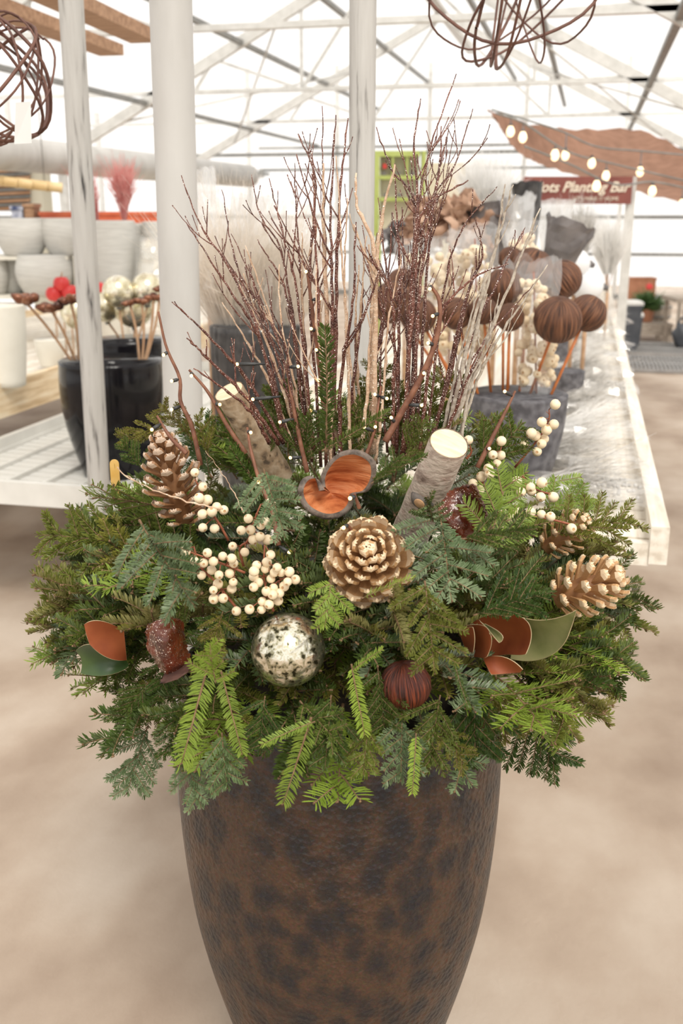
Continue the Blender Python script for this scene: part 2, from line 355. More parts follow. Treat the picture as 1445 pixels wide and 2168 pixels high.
# ================================================================== THE PLANTER
PD = 1.57
PC = CAM + HD*PD + RT*(-.004); PC.z = 0
def planter_mat():
    m, t, b = nt('mottled_glaze'); N, L = t.nodes, t.links
    tc = N.new('ShaderNodeTexCoord'); 
    nz = N.new('ShaderNodeTexNoise'); nz.inputs['Scale'].default_value = 30; nz.inputs['Detail'].default_value = 5; nz.inputs['Roughness'].default_value = .6
    L.new(tc.outputs['Object'], nz.inputs['Vector'])
    mp = N.new('ShaderNodeMapping'); mp.inputs['Scale'].default_value = (1, 1, .75); L.new(tc.outputs['Object'], mp.inputs[0])
    dv = N.new('ShaderNodeVectorMath'); dv.operation = 'MULTIPLY_ADD'; dv.inputs[1].default_value = (.03, .03, .03); L.new(nz.outputs['Color'], dv.inputs[0]); L.new(mp.outputs[0], dv.inputs[2])
    vo = N.new('ShaderNodeTexVoronoi'); vo.inputs['Scale'].default_value = 25; vo.feature = 'SMOOTH_F1'; vo.inputs['Smoothness'].default_value = .35
    L.new(dv.outputs[0], vo.inputs['Vector'])
    rp = N.new('ShaderNodeValToRGB'); e = rp.color_ramp.elements
    e[0].position = .22; e[0].color = (.010, .009, .012, 1); e[1].position = .60; e[1].color = (.056, .025, .010, 1)
    e2 = e.new(.40); e2.color = (.022, .013, .010, 1)
    ml = N.new('ShaderNodeMath'); ml.operation = 'MULTIPLY_ADD'; ml.inputs[1].default_value = .55; L.new(nz.outputs[0], ml.inputs[0])
    sc = N.new('ShaderNodeMath'); sc.operation = 'MULTIPLY_ADD'; sc.inputs[1].default_value = .62; sc.inputs[2].default_value = -.13
    L.new(vo.outputs['Distance'], sc.inputs[0]); L.new(sc.outputs[0], ml.inputs[2]); L.new(ml.outputs[0], rp.inputs[0])
    # fine scaly glaze cells
    v2 = N.new('ShaderNodeTexVoronoi'); v2.inputs['Scale'].default_value = 95; L.new(tc.outputs['Object'], v2.inputs['Vector'])
    n2 = N.new('ShaderNodeTexNoise'); n2.inputs['Scale'].default_value = 240; L.new(tc.outputs['Object'], n2.inputs['Vector'])
    mx = N.new('ShaderNodeMixRGB'); mx.blend_type = 'OVERLAY'; mx.inputs[0].default_value = .7; L.new(rp.outputs[0], mx.inputs[1]); L.new(n2.outputs['Color'], mx.inputs[2])
    hs = N.new('ShaderNodeHueSaturation'); hs.inputs['Saturation'].default_value = .9; L.new(mx.outputs[0], hs.inputs['Color'])
    L.new(hs.outputs[0], b.inputs['Base Color'])
    b.inputs['Roughness'].default_value = .36; b.inputs['Specular IOR Level'].default_value = .45
    bp = N.new('ShaderNodeBump'); bp.inputs['Strength'].default_value = .8; bp.inputs['Distance'].default_value = .004; L.new(v2.outputs['Distance'], bp.inputs['Height'])
    bp2 = N.new('ShaderNodeBump'); bp2.inputs['Strength'].default_value = .35; bp2.inputs['Distance'].default_value = .004; L.new(n2.outputs[0], bp2.inputs['Height']); L.new(bp.outputs[0], bp2.inputs['Normal'])
    L.new(bp2.outputs[0], b.inputs['Normal']); return m
M_GLAZE = planter_mat()
M_SOIL = mat('dark_soil', [(.012, .010, .008), (.03, .022, .015)], .95, scale=60, bump=.6)
t = thing('planter', 'large egg-shaped planter with mottled rust brown and black glaze', 'planter', PC)
prof = [(.150, 0), (.163, .01), (.184, .075), (.212, .17), (.240, .28), (.259, .38), (.271, .49), (.277, .60), (.276, .70), (.270, .79), (.266, .82), (.258, .828), (.250, .82)]
ps = smoothpath([V((r, z, 0)) for r, z in prof], 60)
p = MB(); p.lathe([(q.x, q.y) for q in ps], 96, PC); p.f.pop(); p.mi.pop(); p.build('body', M_GLAZE, t)
p = MB(); p.lathe([(.250, .82), (.252, .74), (.240, .60), (.0, .60)], 64, PC); p.f = p.f[:-1] if len(p.f[-1]) > 4 else p.f; p.mi = p.mi[:len(p.f)]; p.build('inner_wall', M_GLAZE, t)
p = MB(); p.lathe([(.249, .74), (.24, .80), (.21, .90), (.15, .96), (.08, .985), (0, .99)], 40, PC, wob=lambda a, i: 1+.03*sin(a*5+i)); props(p.build('soil_mound', M_SOIL), 'dark soil mound filling the large mottled planter', 'soil')

# dome used to place what is tucked into the arrangement
DC = PC + V((0, 0, .93))
def dome(x, y, s=1.0, rh=.42, rz=.27):
    r = ray(x, y); A = V((r.x/rh/s, r.y/rh/s, r.z/rz/s)); q = CAM-DC; B = V((q.x/rh/s, q.y/rh/s, q.z/rz/s))
    a, b, c = A.dot(A), 2*A.dot(B), B.dot(B)-1; D = b*b-4*a*c
    if D < 0: return at(x, y, PD)
    return CAM + r*((-b-sqrt(D))/2/a)
KEEP = []   # (cx, cy, rx, ry, heading distance): what boughs must not cover
def keep(x, y, rx, ry, d): KEEP.append((x, y, rx, ry, d))
def dist(p): return (p-CAM).dot(HD)

# ================================================================== ORNAMENTS
M_BARK = mat('birch_bark', [(.20, .14, .11), (.52, .41, .34), (.66, .56, .47), (.50, .34, .28)], .75, scale=26, detail=9, stretch=(1, 1, 1.6), bump=.3, pos=[.28, .40, .52, .72], bscale=90)
M_BARKL = mat('birch_bark_speckled', [(.14, .10, .065), (.44, .31, .19), (.58, .45, .31)], .8, scale=60, detail=8, bump=.3, pos=[.34, .45, .62])
M_CUT = mat('cut_wood', [(.78, .58, .38), (.88, .72, .52)], .75, scale=30, detail=6, stretch=(1, 6, 1), bump=.25)
M_KNOT = mat('knot_wood', [(.45, .25, .12), (.60, .36, .19)], .8, scale=40)
M_KNOTD = mat('knot_bark', [(.06, .055, .05), (.22, .19, .17)], .9, scale=40, bump=.5)
def log(name, label, top, bot, r0, r1, mbark, knot=None):
    t = thing(name, label, 'log', bot); ax = (top-bot).normalized(); X, Y, Z = frame(ax, VU); L = (top-bot).length
    p = MB(); pts = [bot + ax*(L*i/10) for i in range(11)]
    p.tube(pts, [(r1+(r0-r1)*i/10)*(1+.02*sin(i*2.1)) for i in range(11)], 28, False); b = p.build('bark', mbark, t)
    p = MB(); p.lathe([(r0*.995, 0), (r0*.93, .0015), (r0*.5, .0018), (0, .002)], 28, top-ax*.0012, (Y, Z, X)); p.build('cut_face', M_CUT, t)
    p = MB(); p.lathe([(r1*.995, 0), (0, .001)], 28, bot, (Y, -Z, -X)); p.build('cut_face', M_CUT, t)
    if knot:
        f, side, kr = knot; c = bot + ax*(L*f); n = (-VD - ax*(-VD).dot(ax)).normalized(); s = ax.cross(n); dirn = (n+s*side).normalized()
        rr = r1+(r0-r1)*f; c2 = c + dirn*(rr*.93)
        T = ax.cross(dirn).normalized()
        p = MB(); p.lathe([(kr*2.1, -.006), (kr*1.7, .0005), (kr*1.15, .0035), (kr*1.0, .0045)], 20, c2, (T, ax, T.cross(ax))); kb = p.build('knot', M_KNOTD, t)
        p = MB(); p.lathe([(kr, .0043), (kr*.8, .0055), (0, .006)], 16, c2, (T, ax, T.cross(ax))); p.build('knot_heart', M_KNOT, kb)
    return t
tp = at(950, 938, 1.40); bt = at(868, 1130, 1.52)
log('birch_log', 'pale birch log with a knot and fresh cut top beside the copper curled leaf', tp, bt, mm(40, 1.42), mm(41, 1.48), M_BARK, (.50, -.28, .0092))
keep(948, 940, 44, 34, 1.45); keep(925, 1000, 44, 44, 1.47); keep(898, 1060, 40, 42, 1.5)
tp = at(484, 828, 1.60); bt = at(590, 1012, 1.66)
log('birch_log', 'tan speckled birch log leaning among the twigs above the white berries', tp, bt, mm(31, 1.6), mm(31, 1.66), M_BARKL)
keep(495, 850, 34, 30, 1.6); keep(525, 905, 30, 34, 1.62); keep(562, 962, 24, 30, 1.64)

# ------------------------------------------------------------------ pine cones
M_CONE = mat('cone_scale', [(.20, .09, .035), (.33, .17, .075)], .6, scale=40, detail=4)
M_CONET = mat('cone_tip', [(.48, .34, .24), (.62, .49, .38)], .65, scale=60, detail=4)
M_GOLD = mat('gilded_scale', [(.42, .23, .095), (.58, .36, .18)], .48, .25, scale=50, detail=4)
M_GOLDT = mat('gilded_tip', [(.68, .50, .31), (.82, .66, .46)], .45, .2, scale=60)
def scale_mesh(nm, ma, mb_, thick=.05):
    """paddle pointing along +X, length 1, a proud knob at its tip"""
    p = MB(); rows = [(0, .12, .0), (.35, .20, -.01), (.62, .36, .02), (.84, .46, .07), (.95, .40, .12), (1.0, .22, .15)]
    top = [[V((x, w*(j-2)/2, z + .07*(1-abs(j-2)/2.)*-1 + .04)) for j in range(5)] for x, w, z in rows]
    bot = [[q - V((0, 0, thick*(1.9 if i >= 3 else 1))) for q in r] for i, r in enumerate(top)]
    n0 = len(p.f); p.grid(top, 0, True); p.grid(bot, 0)
    def strip(a, b, m):
        for i in range(len(a)-1): p.quad(a[i], a[i+1], b[i+1], b[i], m)
    strip([r[0] for r in top], [r[0] for r in bot], 0); strip([r[-1] for r in bot], [r[-1] for r in top], 0); strip(top[-1], bot[-1], 1)
    per = 4
    for base in (0, 20):
        for i in range(3, 5):
            for j in range(per): p.mi[base+i*per+j] = 1
    n = len(p.v); p.v += [V((1.0, -.10, .12)), V((1.0, .10, .12)), V((1.0, 0, .02)), V((1.04, 0, .10)), V((.97, 0, .19))]
    for f in ((0, 2, 3), (2, 1, 3), (1, 4, 3), (4, 0, 3)): p.face(tuple(n+i for i in f), 1)
    return p.mesh(nm, [ma, mb_], False)
def cone(label, base, axis, L, Rm, n, ms, open_, wfac=.5):
    t = thing('pine_cone', label, 'pine cone', base); A = V(axis).normalized(); X, Y, Z = frame(A, VU)
    core = MB(); core.tube([base, base+A*L*.5, base+A*L*.93], [Rm*.3, Rm*.32, Rm*.10], 8); core.build('core', M_CONE, t)
    rr = random.Random(int(L*10000))
    for i in range(n):
        f = (i+.5)/n; z = L*(.03+.93*f**1.05); env = (sin(pi*(.16+.80*f)))**.75
        ln = Rm*max(.22, env)*rr.uniform(.93, 1.05); a = i*2.39996
        out = Y*cos(a) + Z*sin(a); el = radians(open_*(1-f)+ (78 if f > .9 else 62)*f)
        d = out*cos(el)+A*sin(el); Xs = d; Zs = (A*cos(el)-out*sin(el)); Ys = Zs.cross(Xs)
        wd = ln*rr.uniform(.95, 1.1); wf = wfac*(.85+.3*(1-f))
        M = mtx(base + A*(z-L*.06) + out*Rm*.04 - t.location, Xs*wd, Ys*Rm*wf, Zs*Rm*.8)
        child('scale', ms, t, M)
    return t
S_BR = scale_mesh('scale', M_CONE, M_CONET); S_GO = scale_mesh('scale', M_GOLD, M_GOLDT)
b = dome(390, 1075, .93); 
cone('brown pine cone with pale scale tips standing upright beside the white berry sprays', b + V((0, 0, -.02)), V((0, 0, 1)) - RT*.22 - HD*.10, .150, .048, 62, S_BR, 8, .40)
keep(375, 1010, 52, 88, dist(b)+.02)
b = dome(780, 1200, .96)
cone('round golden pine cone facing outward below the curled wooden pod', b + VD*.055 - VU*.012, -VD*.9 + VU*.34 - RT*.02, .105, .063, 74, S_GO, 4, .38)
keep(785, 1178, 76, 70, dist(b)+.03)
b = dome(1180, 1270, .97)
cone('golden pine cone lying above the green magnolia leaf', b + VD*.02, RT*.80 + VU*.35 - VD*.30, .100, .052, 50, S_GO, 12, .36)
keep(1225, 1255, 50, 48, dist(b)+.02)
b = dome(1165, 1165, .95) + VD*.03
cone('golden pine cone half buried in fir under the small berry row', b + VD*.02, RT*.75 + VU*.55 - VD*.2, .085, .038, 40, S_GO, 12, .36)

# ------------------------------------------------------------------ glass ball, dark pod
def ball_mat():
    m = mat('mercury_glass', [(.05, .045, .025), (.50, .46, .31), (.80, .77, .66), (.60, .53, .36)], .2, .95, scale=120, detail=8, pos=[.36, .44, .53, .68], rrange=(.36, .06), bump=.03)
    return m
M_MERC = ball_mat()
c = dome(605, 1388, 1.0); br = mm(84, dist(c)); c = c + VD*.055
t = thing('glass_ball', 'large speckled silver mercury glass ball low in the fir boughs', 'ornament', c - V((0, 0, br)))
p = MB(); p.ball(c, br, 64, 40); gb = p.build('globe', M_MERC, t)
p = MB(); X, Y, Z = frame(VD*.6+V((0, 0, -.4)), V((0, 0, 1))); p.tube([c+X*br*.97, c+X*(br+.012)], .012, 14); p.build('cap', M_STEEL, t)
p = MB(); p.tube([c+X*br, c+X*(br+.07)], .002, 6); p.build('pick', M_STEELD, t)
keep(605, 1388, 84, 84, dist(c)-.02)

def pod_mat(nm, c0, c1, c2, rough=.5):
    m, t, b = nt(nm); N, L = t.nodes, t.links
    uv = N.new('ShaderNodeUVMap'); mp = N.new('ShaderNodeMapping'); mp.inputs['Scale'].default_value = (110, 3.0, 1); L.new(uv.outputs[0], mp.inputs[0])
    nz = N.new('ShaderNodeTexNoise'); nz.inputs['Scale'].default_value = 1; nz.inputs['Detail'].default_value = 5; nz.inputs['Distortion'].default_value = .5; L.new(mp.outputs[0], nz.inputs['Vector'])
    rp = N.new('ShaderNodeValToRGB'); e = rp.color_ramp.elements; e[0].position = .36; e[0].color = rgba(c0); e[1].position = .68; e[1].color = rgba(c2); q = e.new(.5); q.color = rgba(c1)
    L.new(nz.outputs[0], rp.inputs[0]); L.new(rp.outputs[0], b.inputs['Base Color']); b.inputs['Roughness'].default_value = rough
    bp = N.new('ShaderNodeBump'); bp.inputs['Strength'].default_value = .9; bp.inputs['Distance'].default_value = .004; L.new(nz.outputs[0], bp.inputs['Height']); L.new(bp.outputs[0], b.inputs['Normal'])
    return m
M_PODR = pod_mat('red_pod', (.018, .004, .002), (.10, .018, .008), (.26, .055, .018), .38)
M_PODB = pod_mat('brown_pod', (.022, .008, .004), (.12, .045, .02), (.26, .115, .055), .6)
def pod_mesh(nm, m, seed=0, n=170, k=36, ridge=.014):
    p = MB(); p.uv = []; rr = random.Random(seed); base = 0
    for i in range(k+1):
        th = pi*i/k
        for j in range(n+1):
            a = 2*pi*j/n; nn = mnoise.noise(V((j % n*.45, i*.22+seed*7, seed)))
            r = 1 + ridge*sin(a*34+2.2*sin(th*2+seed))*sin(th) + .016*nn*sin(th)
            da = min(abs(a-.6), abs(a-.6-2*pi)); r -= .07*math.exp(-(da*sin(th)/.05)**2)*sin(th)
            r *= 1 - .10*math.exp(-(th/.22)**2) - .06*math.exp(-((pi-th)/.25)**2)
            p.v.append(V((r*sin(th)*cos(a), r*sin(th)*sin(a), -r*cos(th)*.98))); p.uv.append((j/n, i/k))
    for i in range(k):
        for j in range(n):
            a = i*(n+1)+j; p.face((a, a+1, a+n+2, a+n+1), 0)
    return p.mesh(nm, m, True)
c = dome(862, 1462, 1.0); c = c+VD*.04; rp_ = mm(56, dist(c))
t = thing('seed_pod', 'dark red ridged seed pod tucked low in the fir beneath the golden cone', 'seed pod', c)
X, Y, Z = frame(V((0, 0, 1)), -VD)
child('shell', pod_mesh('shell', M_PODR, 1), t, mtx(V((0, 0, 0)), *frame(RT*.9-VD*.45, VU*.85-VD*.35+RT*.1), rp_))
p = MB(); p.tube([c, c+VD*.10-VU*.02], .0025, 6); p.build('pick', M_KNOT, t)
keep(862, 1465, 54, 56, dist(c)-.02)

# ------------------------------------------------------------------ curled wooden pod with the orange lining
M_LINE = mat('orange_lining', [(.32, .075, .02), (.62, .22, .08), (.72, .33, .16)], .6, scale=16, detail=8, stretch=(1, 1, 6), bump=.7, pos=[.36, .52, .68])
M_RIM = mat('grey_rim', [(.07, .055, .045), (.19, .145, .115), (.13, .10, .08)], .7, scale=60, detail=6, bump=.5)
out = [(687, 1037), (680, 1023), (668, 1013), (650, 1019), (642, 1043), (655, 1070), (688, 1087), (718, 1083), (735, 1067), (741, 1045), (768, 1038), (784, 1010), (781, 980), (752, 963), (720, 968), (699, 988), (688, 1012), (689, 1032)]
cc = dome(715, 1025, .98); dcc = dist(cc); t = thing('wooden_pod', 'curled wooden pod cup with an orange lining and grey rim', 'seed pod', cc)
op = smoothpath([V((a, b_, 0)) for a, b_ in out], 70); apx = V((699, 1043, 0)); rowsI, rowsO = [], []
def lift(a): return .012*sin(a*2.2)+.010*cos(a)
for i in range(9):
    s = i/8; rI, rO = [], []
    for q in op:
        u = apx.lerp(q, s); an = atan2(q.y-apx.y, q.x-apx.x); dp = .040*(1-s**1.7) + lift(an)*s - .012*s
        rI.append(at(u.x, u.y, dcc+dp))
    rowsI.append(rI)
ctr = at(705, 1035, dcc+.03)
rim1, rim2, rim3 = [], [], []
for j, q in enumerate(op):
    P = rowsI[-1][j]; o_ = (P-ctr); o_ = (o_ - VD*o_.dot(VD)); o_.normalize()
    rim1.append(P+o_*.0045-VD*.003); rim2.append(P+o_*.0085+VD*.001); rim3.append(P+o_*.006+VD*.012)
back = [[p_.lerp(ctr+VD*.035, f)+VD*.012*sin(f*3) for p_ in rim3] for f in (.25, .5, .75, 1)]
p = MB(); p.grid(rowsI); p.build('lining', M_LINE, t)
p = MB(); p.grid([rowsI[-1], rim1, rim2, rim3]); p.build('rim', M_RIM, t)
p = MB(); p.grid([rim3]+back); p.build('outer_shell', M_RIM, t)
keep(670, 1050, 30, 36, dcc); keep(735, 1000, 48, 40, dcc); keep(705, 1065, 32, 24, dcc); keep(715, 1030, 40, 30, dcc)

# ------------------------------------------------------------------ leaves as bent patches
def bez(P, u):
    P = list(P)
    while len(P) > 1: P = [P[i].lerp(P[i+1], u) for i in range(len(P)-1)]
    return P[0]
def patch(t, name, ctrl, d0, mf, mb_, me_, n=14, th=.0007, rag=0, seed=0, lab=None):
    """thick sheet through a net of (px, py, depth offset) controls"""
    C = [[at(x, y, d0+o*1.5) for x, y, o in row] for row in ctrl]; rr = random.Random(seed)
    G = [[None]*(n+1) for _ in range(n+1)]
    for i in range(n+1):
        cur = [bez(row, i/n) for row in C]
        for j in range(n+1):
            q = bez(cur, j/n)
            if rag:
                q = q + VD*(rag*mnoise.noise(q*70+V((seed, 0, 0)))) + VD*(rag*.5*mnoise.noise(q*180))
                if i in (0, n) or j in (0, n): q = q + (RT*rr.uniform(-1, 1)+VU*rr.uniform(-1, 1))*rag*.35
            G[i][j] = q
    Nn = [[None]*(n+1) for _ in range(n+1)]
    for i in range(n+1):
        for j in range(n+1):
            a = G[min(i+1, n)][j]-G[max(i-1, 0)][j]; b_ = G[i][min(j+1, n)]-G[i][max(j-1, 0)]; q = a.cross(b_)
            q = q.normalized() if q.length > 1e-9 else -VD
            Nn[i][j] = q if q.dot(VD) < 0 else -q
    Bk = [[G[i][j]-Nn[i][j]*th for j in range(n+1)] for i in range(n+1)]
    p = MB(); p.grid(G); p.build(name, mf, t)
    p = MB(); p.grid(Bk); p.build('underside', mb_, t)
    ring = [(0, j) for j in range(n)]+[(i, n) for i in range(n)]+[(n, n-j) for j in range(n)]+[(n-i, 0) for i in range(n)]+[(0, 0)]
    p = MB(); p.grid([[G[i][j]+Nn[i][j]*.0001 for i, j in ring], [Bk[i][j]-Nn[i][j]*.0001 for i, j in ring]]); p.build('edge', me_, t)
M_SUEDE = mat('russet_suede', [(.20, .040, .010), (.33, .085, .022)], .62, scale=18, detail=4)
M_LGREEN = mat('leaf_green', [(.16, .17, .060), (.24, .24, .10), (.30, .27, .13)], .42, scale=20, detail=5, coat=.1)
M_DGREEN = mat('leaf_dark_green', [(.02, .05, .012), (.05, .09, .02)], .35, scale=20)
M_EDGE = mat('leaf_edge', [(.46, .35, .20), (.56, .44, .27)], .6, scale=20)
dd = dist(dome(1150, 1345, 1.03))
t = thing('magnolia_leaf', 'broad sage green magnolia leaf with a pale edge under the golden cone', 'leaf', at(1150, 1390, dd))
patch(t, 'blade', [[(1085, 1300, .02), (1090, 1345, .035), (1080, 1395, .02)], [(1130, 1322, .0), (1140, 1350, .03), (1140, 1410, .0)], [(1180, 1315, -.02), (1185, 1350, .0), (1185, 1385, -.01)], [(1219, 1292, -.03), (1214, 1315, -.025), (1200, 1350, -.02)]], dd, M_LGREEN, M_SUEDE, M_EDGE)
keep(1155, 1350, 60, 42, dd)
def suede(ctrl, off, lab, base, gloss=M_SUEDE, dref=None):
    t = thing('magnolia_leaf', lab, 'leaf', at(base[0], base[1], dref+off)); patch(t, 'blade', ctrl, dref+off, M_SUEDE, M_LGREEN, M_EDGE); return t
suede([[(1000, 1318, .05), (1030, 1350, .03), (1042, 1392, .03)], [(1040, 1290, .03), (1060, 1345, .045), (1070, 1380, .02)], [(1100, 1292, .01), (1100, 1345, .03), (1095, 1390, .0)], [(1118, 1320, -.01), (1132, 1345, -.005), (1112, 1385, -.01)]], -.012, 'largest rust coloured folded magnolia leaf resting against the sage green leaf', (1080, 1385), dref=dd)
suede([[(985, 1325, .03), (985, 1345, .035), (998, 1392, .03)], [(1003, 1322, .005), (1015, 1350, .03), (1010, 1388, .02)], [(1030, 1318, -.005), (1035, 1345, -.015), (1022, 1398, .0)], [(1036, 1340, -.012), (1046, 1360, -.012), (1030, 1390, -.006)]], -.02, 'rust coloured magnolia leaf folded upright between two other rust leaves', (1015, 1395), dref=dd)
suede([[(972, 1340, .03), (975, 1350, .03), (985, 1375, .03)], [(985, 1325, .0), (990, 1345, .015), (995, 1380, .02)], [(1000, 1328, -.01), (1008, 1350, -.01), (1000, 1384, .0)]], -.02, 'small rust coloured magnolia leaf half hidden by olive fir tips', (990, 1380), dref=dd)
suede([[(1022, 1392, .02), (1030, 1415, .0), (1040, 1428, -.005)], [(1050, 1385, .0), (1055, 1405, .01), (1055, 1428, .0)], [(1080, 1388, -.01), (1085, 1405, .0), (1080, 1425, .0)], [(1106, 1418, -.015), (1104, 1420, -.012), (1100, 1424, -.01)]], -.03, 'lowest rust coloured magnolia leaf curling under the folded ones', (1060, 1428), dref=dd)
# green fold tongues of the big leaf
t = thing('magnolia_leaf', 'narrow curled green magnolia leaf fold with a pale rim between rust leaves', 'leaf', at(1060, 1358, dd-.02))
patch(t, 'blade', [[(1012, 1312, .0), (1018, 1318, .01), (1028, 1322, .0)], [(1030, 1325, -.012), (1036, 1332, .0), (1042, 1330, -.012)], [(1042, 1345, -.016), (1050, 1345, -.004), (1062, 1338, -.016)], [(1056, 1360, -.02), (1062, 1360, -.016), (1064, 1350, -.02)]], dd-.012, M_LGREEN, M_SUEDE, M_EDGE, 8)
keep(1050, 1350, 72, 48, dd-.01); keep(1065, 1405, 45, 25, dd-.02)
dl = dist(dome(215, 1370, 1.03))
t = thing('magnolia_leaf', 'dark green magnolia leaf hanging below the rust leaf near the glittered shell', 'leaf', at(210, 1420, dl))
patch(t, 'blade', [[(160, 1378, .02), (180, 1395, .02), (170, 1425, .02)], [(185, 1350, .0), (205, 1390, .02), (210, 1440, .0)], [(220, 1370, .0), (240, 1400, .02), (260, 1425, .01)], [(255, 1385, .02), (270, 1395, .03), (272, 1410, .02)]], dl, M_DGREEN, M_LGREEN, M_EDGE)
keep(212, 1400, 34, 26, dl)
suede([[(178, 1322, .0), (182, 1345, .0), (190, 1365, .0)], [(200, 1305, -.01), (215, 1350, .02), (222, 1398, .0)], [(235, 1318, .01), (240, 1360, .02), (250, 1400, .0)], [(262, 1335, .02), (266, 1370, .02), (268, 1398, .02)]], -.012, 'rust coloured magnolia leaf folded over a dark green one', (215, 1395), dref=dl)
keep(215, 1355, 38, 44, dl-.01)

# ------------------------------------------------------------------ glittered bark shells
M_GLIT = flecks(mat('glitter_shell', [(.055, .010, .005), (.14, .028, .010), (.24, .065, .018)], .28, 0, scale=22, detail=6, pos=[.35, .52, .7], coat=.5, bump=.5, bscale=60), 900, .93, (.95, .80, .70))
M_GLITD = mat('shell_back', [(.05, .02, .015), (.12, .055, .04)], .7, scale=30, bump=.4)
def shell(label, ctrl, d, kx):
    t = thing('bark_shell', label, 'bark shell', at(*kx[:2], d)); patch(t, 'inner_face', ctrl, d, M_GLIT, M_GLITD, M_GLITD, 26, .002, .006, int(kx[0])); return t
d1 = dist(dome(985, 1090, 1.0))
shell('glossy red brown bark shell dusted with glitter leaning against the pale birch log', [[(928, 1075, .0), (940, 1120, -.012), (985, 1160, .0)], [(945, 1035, .02), (960, 1090, -.05), (1000, 1160, .01)], [(975, 1022, .01), (1000, 1085, .035), (1030, 1155, .0)], [(1005, 1030, -.02), (1030, 1080, -.02), (1038, 1130, -.02)]], d1, (985, 1150))
keep(982, 1090, 50, 62, d1)
d2 = dist(dome(352, 1375, 1.0))
shell('dark red bark shell covered in sparkling glitter below the frosted fir', [[(310, 1330, .01), (300, 1370, .0), (340, 1420, .01)], [(330, 1305, -.02), (340, 1370, -.05), (355, 1430, -.01)], [(360, 1308, -.02), (375, 1370, -.02), (370, 1430, .0)], [(385, 1315, .01), (395, 1380, .02), (405, 1400, .01)]], d2, (352, 1440))
t = thing('bark_shell', 'dark curled bark scrap under the sparkling glittered shell', 'bark shell', at(375, 1445, d2))
patch(t, 'face', [[(338, 1448, -.01), (345, 1430, .0), (350, 1425, .01)], [(370, 1440, -.015), (370, 1430, .0), (375, 1418, .01)], [(415, 1408, .0), (410, 1405, .01), (400, 1395, .02)]], d2-.01, M_GLITD, M_GLITD, M_GLITD, 10, .002, .004, 5)
keep(352, 1375, 50, 62, d2)

# ------------------------------------------------------------------ berry sprays
M_BERRY = mat('cream_berry', [(.74, .56, .34), (.86, .72, .50), (.88, .76, .57)], .5, scale=70, detail=4, rnd=.08)
M_BSPOT = mat('berry_spot', [(.42, .22, .09), (.62, .42, .22)], .6, scale=120)
M_BSTEM = mat('berry_stem', [(.24, .065, .03), (.36, .12, .06)], .6, scale=60)
p = MB(); p.lathe([(0, -1), (.42, -.9), (.78, -.62), (.98, -.2), (.98, .2), (.80, .60), (.50, .86), (.30, .93), (.14, .90), (0, .86)], 14)
for i in range(len(p.mi)):
    if i >= 14*7: p.mi[i] = 1
BERRY = p.mesh('berry', [M_BERRY, M_BSPOT])
def berries(label, pts, stems, ox, oy, sc, s=1.03, rpx=10.6, name='berry_spray', group=None, dfix=None, kp=True, cat='berries'):
    P = [(ox+x/sc, oy+y/sc) for x, y in pts]; S = [[(ox+x/sc, oy+y/sc) for x, y in st] for st in stems]
    cx = sum(q[0] for q in P)/len(P); cy = sum(q[1] for q in P)/len(P)
    d = dfix or dist(dome(cx, cy, s)); rr = random.Random(int(cx*7+cy)); b0 = at(S[0][-1][0], S[0][-1][1], d+.02)
    t = thing(name, label, cat, b0, group); sp = []
    for st in S:
        pt = smoothpath([at(x, y, d+.012+.012*i/len(st)) for i, (x, y) in enumerate(st)], 14); sp += pt
        m_ = MB(); m_.tube(pt, [.0011+.0009*i/14 for i in range(15)], 6)
        for i in range(2, 13, 2):
            e = pt[i]+(RT*rr.uniform(-1, 1)+VU*rr.uniform(-.2, 1)-VD*rr.uniform(0, .6))*.006; m_.tube([pt[i], e], [.0009, .0004], 5)
        m_.build('stem', M_BSTEM, t)
    for x, y in P:
        dj = d + rr.uniform(-.014, .010); c = at(x, y, dj); r_ = mm(rpx*rr.uniform(.88, 1.08), dj)
        q = min(sp, key=lambda a: (a-c).length)
        ax = ((-VD)*rr.uniform(.1, 1.2)+RT*rr.uniform(-1, 1)+VU*rr.uniform(-1, 1)).normalized(); X, Y, Z = frame(ax.orthogonal(), ax)
        o = child('berry', BERRY, t, mtx(c-t.location, X, Y, Z, r_))
        m_ = MB(); m_.tube([q, q.lerp(c, .5)+VU*.001, c], .0008, 5); m_.build('stalk', M_BSTEM, t)
        if kp: keep(x, y, rpx+2, rpx+2, dj)
    return t
B0 = (200, 880, 3.1413)
berries('white berry spray climbing in front of the upright brown pine cone', [(667, 378), (720, 473), (695, 548), (750, 560), (812, 607), (858, 628), (780, 640), (718, 655), (720, 745), (798, 752)], [[(670, 430), (700, 480), (740, 570), (790, 660), (830, 720), (890, 830)]], *B0)
berries('white berry spray with open side stalks between the cone and the curled wooden pod', [(1170, 583), (1022, 685), (1135, 705), (1105, 730), (975, 763), (1038, 760), (1100, 805), (1055, 825), (1150, 825), (918, 868), (998, 908)], [[(1105, 590), (1060, 700), (1020, 830), (965, 880), (990, 1000)]], *B0)
berries('white berry spray forking in two above the silver glass ball', [(603, 903), (750, 912), (665, 967), (725, 980), (790, 970), (852, 935), (912, 950), (925, 983), (778, 1027), (827, 1060), (897, 1050), (712, 1062), (922, 1108), (820, 1120), (790, 1160), (912, 1152), (855, 1215), (793, 1220), (943, 1300)], [[(660, 870), (700, 1000), (800, 1100), (880, 1200), (960, 1300)], [(630, 905), (740, 945), (850, 985), (1000, 1045)]], *B0)
